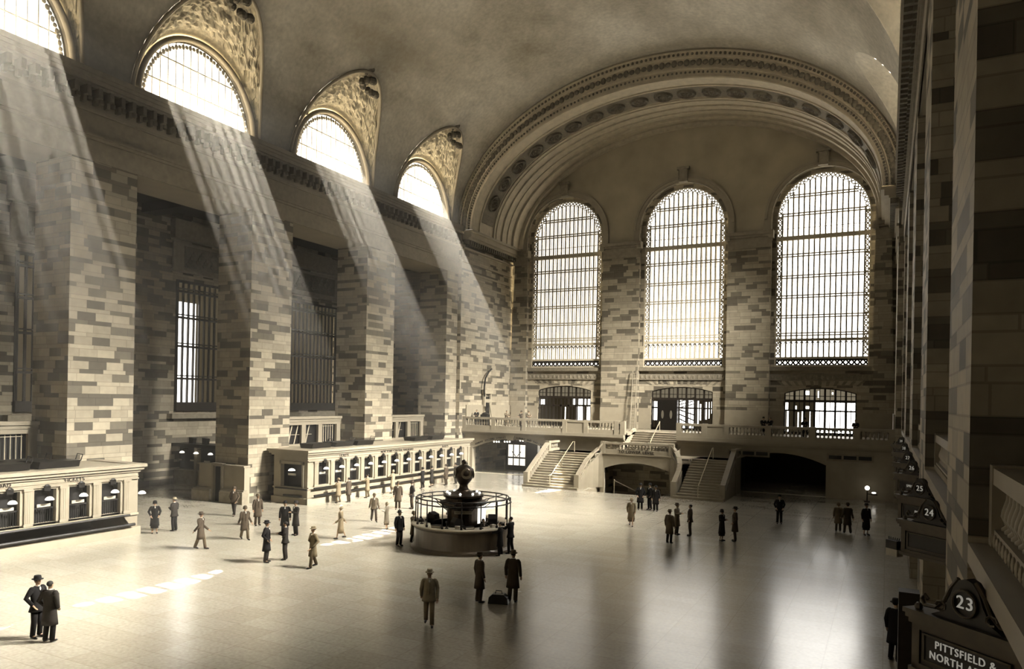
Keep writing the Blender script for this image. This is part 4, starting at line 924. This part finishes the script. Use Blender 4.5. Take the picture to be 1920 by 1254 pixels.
# ------------------------------------------------------------------ gate signs along the right wall
def gate_sign(y, num, lines, label, blank=False):
    r = empty('gate_sign', (.31, y, 4.3), math.radians(-45), label, 'sign')   # local +x runs from the apex back to the wall towards the viewer
    Wd = 1.32
    m = MB(); m.box(0, Wd, 0, .12, -.04, .5); m.build('board', BRZ, r)
    m = MB(); m.box(-.03, Wd+.02, -.05, .14, .46, .52); m.box(-.05, Wd+.02, -.08, .16, .52, .57); m.box(-.07, Wd+.02, -.1, .18, .57, .62); m.box(-.03, Wd, -.05, .14, -.1, -.04); m.box(0, .1, -.03, 0, -.04, .46); m.box(Wd-.1, Wd, -.03, 0, -.04, .46); m.box(0, Wd, -.03, 0, .4, .46); m.box(0, Wd, -.03, 0, -.04, .02)
    m.box(.14, .17, -.035, 0, .07, .38); m.box(Wd-.17, Wd-.14, -.035, 0, .07, .38); m.box(.14, Wd-.14, -.035, 0, .07, .09); m.box(.14, Wd-.14, -.035, 0, .36, .38); m.build('moulding', BRZ2, r)
    m = MB(); m.box(.17, Wd-.17, -.02, .0, .09, .36); m.build('name_panel', BLACKM, r)
    m = MB(); c = Wd*.5
    m.ext([(c-.42, .62), (c+.42, .62), (c+.3, .68), (c+.2, .84), (c+.15, .98), (c+.08, 1.07), (c, 1.1), (c-.08, 1.07), (c-.15, .98), (c-.2, .84), (c-.3, .68)], 'y', -.02, .1)
    m.build('pediment', BLACKM, r)
    m = MB()
    for s_ in (-1, 1):
        m.tube([(c+s_*.1, 0, 1.08), (c+s_*.2, 0, .95), (c+s_*.27, 0, .8), (c+s_*.38, 0, .7), (c+s_*.52, 0, .69), (c+s_*.56, 0, .75), (c+s_*.52, 0, .8), (c+s_*.48, 0, .76)], .024, 6)
        m.tube([(c+s_*(.3+.06*math.cos(q*.9)), -.02, .74+.05*math.sin(q*.9)) for q in range(7)], .016, 5); m.ell((c+s_*.6, 0, .65), .05, .04, .05, 8, 5)
    m.build('scrolls', BRZ2, r)
    m = MB(); m.tube([(c+.14*math.cos(2*PI*q/20), -.04, .84+.14*math.sin(2*PI*q/20)) for q in range(21)], .016, 6); m.build('number_ring', BRZ2, r)
    text(num, .19, LETTERW, r, frame_mtx((c, -.03, .84), (1, 0, 0), (0, 0, 1)), 'gate_number', .006)
    for k, t_ in enumerate(lines):
        text(t_, .118, LETTERW, r, frame_mtx((c, -.026, (.29-.125*k) if len(lines) > 1 else .225), (1, 0, 0), (0, 0, 1)), 'lettering', .005, .92)
    m = MB(); m.box(.02, .1, .12, .9, -.04, .5); m.build('side_board', BRZ, r)
    if num == '24':
        m = MB(); m.box(-.34, -.06, -.08, .1, -.03, .14)
        for q in range(6): m.tube([(-.33+q*.05, 0, .14), (-.34+q*.055, 0, .2)], .01, 5)
        m.tube([(-.1, 0, .0), (.05, .05, .0)], .02); m.build('lamp_box', BLACKM, r)
        m = MB(); m.box(-.34, -.06, -.07, .09, -.18, -.03); m.build('lamp_glass', PLATE, r)
    return r
BRZ = plain('brown bronze sign board', lin(46, 40, 32), .5, .3, .3, 5); BRZ2 = plain('worn bronze moulding', lin(62, 54, 42), .45, .3, .3, 6)
gate_sign(9.5, '23', ['PITTSFIELD &', 'NORTH ADAMS'], 'bronze gate sign numbered 23, nearest the viewer')
gate_sign(16.9, '24', [], 'bronze gate sign numbered 24 with a blank name panel')
gate_sign(21.6, '25', ['PITTS'], 'bronze gate sign numbered 25 just beyond 24')
gate_sign(28.5, '26', ['SPRING'], 'bronze gate sign numbered 26, fourth from the viewer')
gate_sign(34.0, '27', [], 'bronze gate sign numbered 27, fifth from the viewer')
gate_sign(41.6, '28', [], 'bronze gate sign numbered 28, second from the far end')
gate_sign(50.0, '29', [], 'bronze gate sign numbered 29, farthest along the wall')
gd = empty('gate_post', (.55, 17.2, 0), 0, 'dark gate post under the sign numbered 24, behind the nearer one', 'post')
m = MB(); m.box(-.28, .1, -.2, .2, 0, 3.4); m.box(-.35, .17, -.27, .27, 0, .3); m.build('post', BRZ, gd)
gd = empty('gate_post', (.55, 9.8, 0), 0, 'dark gate post under the sign numbered 23', 'post')
m = MB(); m.box(-.2, .3, -.2, .2, 0, 3.4); m.build('post', BRZ, gd)

# ------------------------------------------------------------------ people
POSES = {
 'down':    dict(arm=[(.25, .03, 1.16), (.26, -.03, .91)], leg=0),
 'pockets': dict(arm=[(.29, .08, 1.18), (.2, -.07, .98)], leg=0),
 'lean':    dict(arm=[(.23, -.16, 1.22), (.12, -.38, 1.2)], leg=.05),
 'hold':    dict(arm=[(.24, 0, 1.17), (.07, -.27, 1.22)], leg=0),
 'walk':    dict(arm=[(.25, .03, 1.16), (.26, -.03, .91)], leg=.2),
}
CM = {n: plain('cloth '+n, lin(*c), .85, 0, .15, 8, .2) for n, c in dict(black=(26, 24, 23), charcoal=(44, 40, 36), umber=(70, 60, 48), brown=(96, 84, 66), tan=(128, 114, 90), grey=(112, 104, 90), pale=(150, 138, 114)).items()}
SKIN = plain('skin', lin(158, 128, 100), .6, 0, .05); HAIR = plain('dark hair', lin(30, 25, 20), .7); SHIRT = plain('white collar', lin(205, 198, 182), .7); SHOE = plain('black shoe leather', lin(20, 18, 16), .3)
PC = {}
def sides(pose):
    P = POSES[pose]; lg = P['leg']
    for s in (-1, 1):
        e, w_ = [Vector(v) for v in P['arm']]
        e.x *= s; w_.x *= s
        if pose == 'walk': e.y += .08*s; w_.y += -.2*s+.0; e.y -= .0
        yield s, e, w_, lg*s
def body_mesh(pose):
    if ('body', pose) in PC: return PC['body', pose]
    vs, rs, es = [], [], []
    def add(p, r, par=None):
        vs.append(tuple(p)); rs.append(r)
        if par is not None: es.append((par, len(vs)-1))
        return len(vs)-1
    pel = add((0, 0, .95), .12); be = add((0, 0, 1.08), .115, pel); ch = add((0, 0, 1.26), .13, be); uc = add((0, .01, 1.4), .09, ch); nk = add((0, .0, 1.5), .05, uc)
    h1 = add((0, -.012, 1.57), .062, nk); h2 = add((0, -.008, 1.64), .082, h1); h3 = add((0, .004, 1.70), .066, h2)
    for s, e, w_, lg in sides(pose):
        hp = add((.085*s, 0, .88), .085, pel); kn = add((.1*s, -.02-lg*.5, .49), .056, hp); an = add((.11*s, .03-lg, .09+(.05 if lg < 0 else 0)), .036, kn); add((.125*s, -.11-lg, .035), .034, an)
        sh = add((.165*s, .01, 1.415), .052, uc); el = add(e, .04, sh); wr = add(w_, .025, el); d = (w_-e).normalized(); pa = add(w_+d*.06, .028, wr)
        sd_ = d.cross(Vector((0, 0, 1))); sd_ = sd_.normalized() if sd_.length > .1 else Vector((1, 0, 0)); cur = Vector((0, -.012, 0)) if abs(d.z) > .5 else Vector((0, 0, -.014))
        for q, ln in enumerate((.062, .075, .07, .052)):
            o_ = sd_*(q-1.5)*.018; k1 = add(w_+d*.095+o_, .0095, pa); k2 = add(w_+d*(.095+ln*.5)+o_+cur, .0085, k1); add(w_+d*(.095+ln)+o_+cur*2.6, .0075, k2)
        t1 = add(w_+d*.06+sd_*(-.036)*s+cur, .011, wr); add(w_+d*.1+sd_*(-.045)*s+cur*2, .009, t1)
    me = bpy.data.meshes.new('person_body'); me.from_pydata(vs, es, [])
    o = bpy.data.objects.new('tmp', me); COL.objects.link(o); md = o.modifiers.new('s', 'SKIN')
    for i, r in enumerate(rs): me.skin_vertices[0].data[i].radius = (r, r)
    me.skin_vertices[0].data[0].use_root = True; sb = o.modifiers.new('u', 'SUBSURF'); sb.levels = 1
    bpy.context.view_layer.update()
    m2 = bpy.data.meshes.new_from_object(o.evaluated_get(bpy.context.evaluated_depsgraph_get())); bpy.data.objects.remove(o)
    b = MB(); b.v = [tuple(v.co) for v in m2.vertices]; b.f = [tuple(p.vertices) for p in m2.polygons]
    b.tube([(0, -.075, 1.655), (0, -.1, 1.61), (0, -.075, 1.6)], [.008, .015, .01], 6)            # nose
    for s in (-1, 1): b.ell((.076*s, .01, 1.625), .012, .022, .032, 8, 6)                            # ears
    b.ell((0, -.075, 1.565), .025, .012, .008, 8, 5); b.ell((0, -.05, 1.63), .062, .045, .09, 12, 8)  # lips, face
    x = b.build('tmp', SKIN, None, True, False); m = x.data; bpy.data.objects.remove(x); PC['body', pose] = m; return m
def cloth_mesh(kind, pose):
    if (kind, pose) in PC: return PC[kind, pose]
    b = MB()
    def loft(rows, n=18):
        o = len(b.v)
        for z, rx, ry, y0 in rows:
            for k in range(n): a = 2*PI*k/n; b.v.append((rx*math.cos(a), y0+ry*math.sin(a), z))
        for i in range(len(rows)-1):
            for k in range(n): b.f.append((o+i*n+k, o+i*n+(k+1) % n, o+(i+1)*n+(k+1) % n, o+(i+1)*n+k))
        b.f.append(tuple(o+k for k in range(n))); b.f.append(tuple(o+(len(rows)-1)*n+k for k in range(n-1, -1, -1)))
    if kind in ('overcoat', 'jacket', 'womans_coat'):
        L_ = dict(overcoat=.5, jacket=.78, womans_coat=.42)[kind]; g = .02 if kind == 'womans_coat' else 0
        loft([(1.5, .065, .06, .01), (1.475, .12, .08, .01), (1.445, .195-g, .105, .01), (1.36, .215-g, .12, 0), (1.25, .21-g, .13, 0), (1.1, .185-g, .12, 0), (.95, .195, .13, 0)] + [(.95+(L_-.95)*t, .195+.045*t, .13+.05*t, 0) for t in (.33, .66, 1)])
        for s, e, w_, lg in sides(pose):
            b.ell((.165*s, .01, 1.41), .085, .088, .085, 12, 8); b.tube([(.15*s, .01, 1.42), (.195*s, .01, 1.38), e, w_+(w_-e).normalized()*.005], [.08, .082, .064, .05], 10)
        b.tube([(-.06, -.08, 1.49), (0, -.14, 1.3), (0, -.145, 1.0)], .012, 5); b.tube([(.06, -.08, 1.49), (0.01, -.14, 1.3)], .014, 5)
    elif kind == 'trousers':
        loft([(1.02, .17, .12, 0), (.9, .18, .125, 0), (.8, .17, .115, 0)], 16)
        for s, e, w_, lg in sides(pose): b.tube([(.085*s, 0, .88), (.1*s, -.015-lg*.5, .49), (.11*s, .03-lg, .07+(.05 if lg < 0 else 0))], [.1, .078, .068], 12)
    elif kind == 'skirt':
        loft([(.9, .17, .12, 0), (.6, .2, .15, 0), (.3, .2, .16, 0)], 18)
    elif kind == 'shoes':
        for s, e, w_, lg in sides(pose):
            z = .05 if lg < 0 else 0
            b.tube([(.11*s, .08-lg, .045+z), (.112*s, 0-lg, .05+z), (.118*s, -.09-lg, .035+z), (.12*s, -.16-lg, .025+z)], [.035, .045, .042, .02], 10)
    elif kind == 'fedora':
        b.lathe([(.15, 1.685), (.155, 1.692), (.1, 1.7), (.098, 1.74), (.088, 1.79), (.05, 1.8), (.001, 1.785)], 18, (0, .005, 0), .92, 1.1)
    elif kind == 'bowler':
        b.lathe([(.135, 1.69), (.14, 1.7), (.1, 1.7), (.1, 1.75), (.08, 1.8), (.001, 1.82)], 18, (0, .005, 0), .92, 1.08)
    elif kind == 'cloche':
        b.lathe([(.115, 1.62), (.11, 1.66), (.105, 1.73), (.07, 1.79), (.001, 1.8)], 18, (0, .01, 0))
    elif kind == 'hair':
        b.ell((0, .018, 1.675), .086, .092, .082, 14, 9)
    elif kind == 'collar':
        b.lathe([(.06, 1.47), (.064, 1.5), (.055, 1.53)], 12); b.ell((0, -.1, 1.42), .03, .02, .06, 8, 6)
    x = b.build('tmp', HAIR, None, True, True); m = x.data; bpy.data.objects.remove(x); PC[kind, pose] = m; return m
def person(x, y, face, label, pose='down', coat='overcoat', hat='fedora', cc='charcoal', tc=None, hc=None, h=1.75, z=0):
    """face: degrees the person looks towards, 0 = -Y (towards the viewer's end), 90 = +X"""
    body = bpy.data.objects.new('person', body_mesh(pose)); COL.objects.link(body); body.location = (x, y, z); body.rotation_euler = (0, 0, math.radians(face)); k = h/1.8; body.scale = (k, k, k)
    lab(body, label, 'person'); tc = tc or cc; hc = hc or cc
    def put(name, kind, mat):
        o = bpy.data.objects.new(name, cloth_mesh(kind, pose)); COL.objects.link(o); o.parent = body; o.material_slots[0].link = 'OBJECT'; o.material_slots[0].material = mat
    put({'overcoat': 'overcoat', 'jacket': 'jacket', 'womans_coat': 'coat'}[coat], coat, CM[cc])
    put('skirt', 'skirt', CM[tc]) if coat == 'womans_coat' else put('trousers', 'trousers', CM[tc])
    put('shoes', 'shoes', SHOE); put('hair', 'hair', HAIR); put('collar', 'collar', SHIRT)
    if hat: put('hat', hat, CM[hc])
    return body
# the two in the near left corner
person(-21.95, 12.62, 100, 'man in dark suit and hat facing his companion, nearer the left frame edge', 'pockets', 'jacket', 'fedora', 'black', 'black', 'black', 1.83)
person(-21.3, 12.6, 200, 'man in long dark overcoat seen from behind, right of the near left pair', 'pockets', 'overcoat', None, 'charcoal', 'black', None, 1.8)
person(-23.67, 23.13, 120, 'man in black overcoat and hat, standing upright left of the pair on the open floor', 'pockets', 'overcoat', 'fedora', 'black', 'charcoal', 'black', 1.82)
person(-23.35, 23.9, -60, 'man in dark suit with a white collar, right of the pair on the open floor', 'hold', 'jacket', None, 'charcoal', 'charcoal', None, 1.72)
person(-27.5, 28.1, 40, 'person in black coat and hat behind the open floor pair, left of two close together', 'down', 'overcoat', 'fedora', 'black', 'black', 'black', 1.78)
person(-27.0, 28.35, -20, 'person in charcoal coat behind the open floor pair, right of two close together', 'hold', 'overcoat', 'fedora', 'charcoal', 'black', 'charcoal', 1.8)
person(-33.3, 24.9, 60, 'person in black coat and hat at the rounded end of the near counter', 'pockets', 'womans_coat', 'cloche', 'black', 'black', 'black', 1.7)
person(-33.1, 25.9, -80, 'person in dark suit and pale straw hat beside the near counter end', 'hold', 'jacket', 'fedora', 'charcoal', 'black', 'pale', 1.78)
person(-20.95, 29.0, 75, 'man in dark suit standing against the left side of the booth', 'down', 'jacket', 'fedora', 'black', 'charcoal', 'charcoal', 1.75)
person(-20.75, 29.9, 95, 'shorter person in brown coat at the left of the booth, half hidden', 'lean', 'overcoat', 'cloche', 'brown', 'umber', 'brown', 1.62)
person(-15.55, 30.3, -90, 'man in black suit leaning on the right side of the booth', 'lean', 'jacket', None, 'black', 'black', None, 1.78)
person(-15.75, 29.65, -75, 'dark coated person close to the booth, just left of the leaning man', 'lean', 'overcoat', None, 'black', 'black', None, 1.6)
person(-12.75, 22.5, 150, 'brown coated person in front of the booth with a bag at the feet', 'down', 'overcoat', 'fedora', 'umber', 'umber', 'umber', 1.8)
person(-11.75, 23.15, 190, 'brown coated person in front of the booth, right of the one with the bag', 'down', 'overcoat', 'fedora', 'umber', 'brown', 'brown', 1.86)
bg_ = empty('travel_bag', (-12.1, 22.75, 0), .3, 'dark leather travelling bag on the floor between two brown coated people', 'bag')
m = MB(); m.ext([(-.36, 0), (.36, 0), (.33, .22), (.2, .34), (-.2, .34), (-.33, .22)], 'y', -.16, .16); m.build('bag_body', SHOE, bg_); m = MB(); m.tube([(-.12, 0, .33), (-.1, 0, .44), (.1, 0, .44), (.12, 0, .33)], .018, 6); m.build('handle', SHOE, bg_)
person(-12.81, 19.4, 30, 'pale tan coated person walking on the open floor in front of the booth', 'walk', 'jacket', 'fedora', 'pale', 'tan', 'pale', 1.8)
person(-14.55, 47.2, 20, 'man in black coat before the lower level arch, left of three', 'pockets', 'overcoat', 'fedora', 'black', 'black', 'black', 1.8)
person(-14.05, 47.7, -30, 'man in black suit before the lower level arch, middle of three', 'pockets', 'jacket', 'bowler', 'black', 'black', 'black', 1.78)
person(-13.5, 47.2, 0, 'man in black coat before the lower level arch, right of three', 'down', 'overcoat', 'fedora', 'black', 'black', 'black', 1.72)
person(-9.82, 36.96, 160, 'tan coated person in front of the right stair flight, nearest of three', 'down', 'overcoat', 'fedora', 'brown', 'charcoal', 'brown', 1.75)
person(-10.1, 39.5, 80, 'grey coated person of the group before the right flight, standing behind', 'hold', 'overcoat', 'fedora', 'brown', 'umber', 'umber', 1.75)
person(-9.4, 39.6, -80, 'umber coated man of the group before the right flight, at its right', 'down', 'jacket', None, 'umber', 'umber', None, 1.75)
person(-7.61, 39.05, 70, 'woman in dark coat facing a man, on the floor right of the stairs', 'hold', 'womans_coat', 'cloche', 'charcoal', 'charcoal', 'charcoal', 1.68)
person(-7.0, 39.4, -80, 'man in dark coat facing the woman, on the floor right of the stairs', 'pockets', 'overcoat', 'fedora', 'umber', 'umber', 'charcoal', 1.82)
person(-5.69, 46.56, 10, 'solitary man in black suit before the unlit right passage', 'pockets', 'jacket', 'fedora', 'black', 'black', 'black', 1.78)
person(-.95, 45.3, 40, 'stout figure in black coat near the far right wall', 'down', 'womans_coat', 'fedora', 'black', 'black', 'black', 1.8)
person(-1.9, 45.3, 200, 'grey coated figure near the far right wall, left of the stout one', 'walk', 'overcoat', 'fedora', 'umber', 'umber', 'umber', 1.75)
person(-2.4, 45.8, 180, 'brown coated figure, leftmost of those by the far right wall', 'down', 'overcoat', 'cloche', 'brown', 'umber', 'brown', 1.65)
# queue at the long counter
q_ = [(-32.9, 38.5, 'tan', 'lean', 'fedora', 'tan coated person at the first window of the long counter'), (-32.6, 39.2, 'umber', 'down', None, 'dark coated person behind the first window of the long counter'),
      (-32.9, 41.6, 'tan', 'lean', None, 'person in long tan overcoat leaning at the third window of the long counter'), (-32.9, 44.6, 'pale', 'lean', 'cloche', 'pale coated woman at the fifth window of the long counter'),
      (-32.8, 48.4, 'black', 'lean', 'fedora', 'black coated person at the eighth window of the long counter'), (-32.8, 49.7, 'charcoal', 'lean', 'cloche', 'charcoal coated woman at the ninth window of the long counter'),
      (-32.5, 51.4, 'umber', 'down', 'fedora', 'umber coated person queueing at the tenth window'), (-32.3, 52.6, 'charcoal', 'down', 'bowler', 'charcoal coated person queueing at the eleventh window'),
      (-32.2, 54.2, 'charcoal', 'hold', 'fedora', 'dark coated person queueing at the last window of the long counter')]
for i, (x, y, c, ps, ht, lb_) in enumerate(q_):
    person(x, y, -90+(i % 3)*8, lb_, ps, 'womans_coat' if ht == 'cloche' else 'overcoat', ht, c, c, None if ht is None else c, 1.7+.03*(i % 4))
person(-27.9, 38.4, 30, 'dark coated person standing left of the booth clock, near the long counter', 'down', 'overcoat', 'fedora', 'umber', 'umber', 'umber', 1.82)
person(-27.3, 39.1, -40, 'dark suited person standing left of the booth clock, right of a companion', 'pockets', 'jacket', 'fedora', 'charcoal', 'umber', 'umber', 1.85)
person(-24.5, 28.9, -60, 'pale coated person with pale hat crossing the sun patch left of the booth', 'walk', 'womans_coat', 'cloche', 'tan', 'brown', 'pale', 1.7)
person(-24.2, 32.3, -70, 'small figure in grey coat left of the booth, farther off', 'hold', 'womans_coat', 'cloche', 'grey', 'umber', 'pale', 1.5)
person(-26.3, 33.9, 50, 'umber coated figure walking between the booth and the long counter', 'walk', 'jacket', 'fedora', 'brown', 'umber', 'brown', 1.65)
person(-28.2, 23.5, 110, 'umber coated figure walking near the rounded counter end', 'walk', 'overcoat', 'fedora', 'umber', 'brown', 'umber', 1.75)
person(-28.3, 26.2, 70, 'brown coated figure walking behind the open floor pair', 'walk', 'overcoat', 'cloche', 'umber', 'brown', 'umber', 1.7)
person(-34.4, 31.0, 20, 'umber coated figure by the pier pedestal', 'walk', 'jacket', 'fedora', 'umber', 'charcoal', 'umber', 1.75)
person(-30.8, 29.4, 70, 'dark figure at the near corner of the long counter', 'down', 'overcoat', 'fedora', 'umber', 'umber', 'brown', 1.75)
person(-21.3, 23.4, -20, 'tan coated figure on the sunlit floor left of the booth', 'walk', 'overcoat', 'fedora', 'tan', 'brown', 'tan', 1.75)
person(-13.1, 40.8, 10, 'tan coated figure on the floor right of the booth', 'walk', 'womans_coat', 'cloche', 'tan', 'brown', 'tan', 1.65)
person(.3, 23.4, 150, 'black silhouetted person under the gate sign numbered 23', 'down', 'overcoat', 'fedora', 'black', 'black', 'black', 1.78)
# on the balconies
for x, y, f_, c, ht, lb_ in ((-36.5, 63.2, 20, 'black', None, 'person in black coat on the balcony at the far left corner'), (-33.0, 63.0, 60, 'brown', None, 'brown coated person on the balcony left of the first pair of doors'),
        (-31.6, 63.4, -20, 'umber', 'cloche', 'person in dark coat on the balcony before the left doors'), (-30.9, 63.6, 30, 'brown', 'fedora', 'person in brown coat and hat on the balcony just right of another'),
        (-9.1, 63.2, 20, 'black', 'fedora', 'black figure on the balcony left of the sunlit doors'), (-8.6, 63.4, -20, 'black', None, 'bareheaded black figure beside another on the shaded balcony'), (-5.9, 63.2, 0, 'black', 'fedora', 'black figure on the balcony before the sunlit doors'), (-2.2, 63.2, 0, 'black', None, 'black figure on the balcony right of the sunlit doors')):
    person(x, y, f_, lb_, 'lean', 'overcoat', ht, c, c, None if ht is None else c, 1.72, ZF)
person(1.9, 22.2, -80, 'dark figure leaning on the gallery balustrade at the right', 'lean', 'overcoat', 'fedora', 'black', 'black', 'black', 1.75, 5.25)
person(-18.9, 31.9, 200, 'clerk in dark jacket inside the information booth, left side', 'lean', 'jacket', None, 'black', 'black', None, 1.65)
person(-16.85, 30.0, 60, 'clerk inside the information booth near the right posts', 'lean', 'jacket', None, 'charcoal', 'black', None, 1.6)

# ------------------------------------------------------------------ dusty air, kept to a volume shaped to the sunbeams
hz = MB()
hz.ext([(-37.5, 24.25), (-24.75, .02), (-22.4, .02), (-36.4, 26.6), (-37.5, 27.7)], 'y', 12.5, 59.0)
hm = bpy.data.materials.new('dusty air'); hm.use_nodes = True; nt = hm.node_tree; nt.nodes.remove(nt.nodes['Principled BSDF'])
vsn = nt.nodes.new('ShaderNodeVolumeScatter'); vsn.inputs['Color'].default_value = (1, .95, .84, 1);  vsn.inputs['Anisotropy'].default_value = .1
g_ = nt.nodes.new('ShaderNodeNewGeometry'); sx_ = nt.nodes.new('ShaderNodeSeparateXYZ'); mr = nt.nodes.new('ShaderNodeMapRange')   # density thinned downwards so the beams fade towards the floor
nt.links.new(g_.outputs['Position'], sx_.inputs[0]); nt.links.new(sx_.outputs[2], mr.inputs[0]); mr.inputs[1].default_value = 9; mr.inputs[2].default_value = 24; mr.inputs[3].default_value = .007; mr.inputs[4].default_value = .062
nt.links.new(mr.outputs[0], vsn.inputs['Density'])
nt.links.new(vsn.outputs[0], nt.nodes['Material Output'].inputs['Volume'])
ho = hz.build('haze', hm); ho['kind'] = 'stuff'; lab(ho, 'sunlit dusty air slanting down from the left arched windows', 'haze')
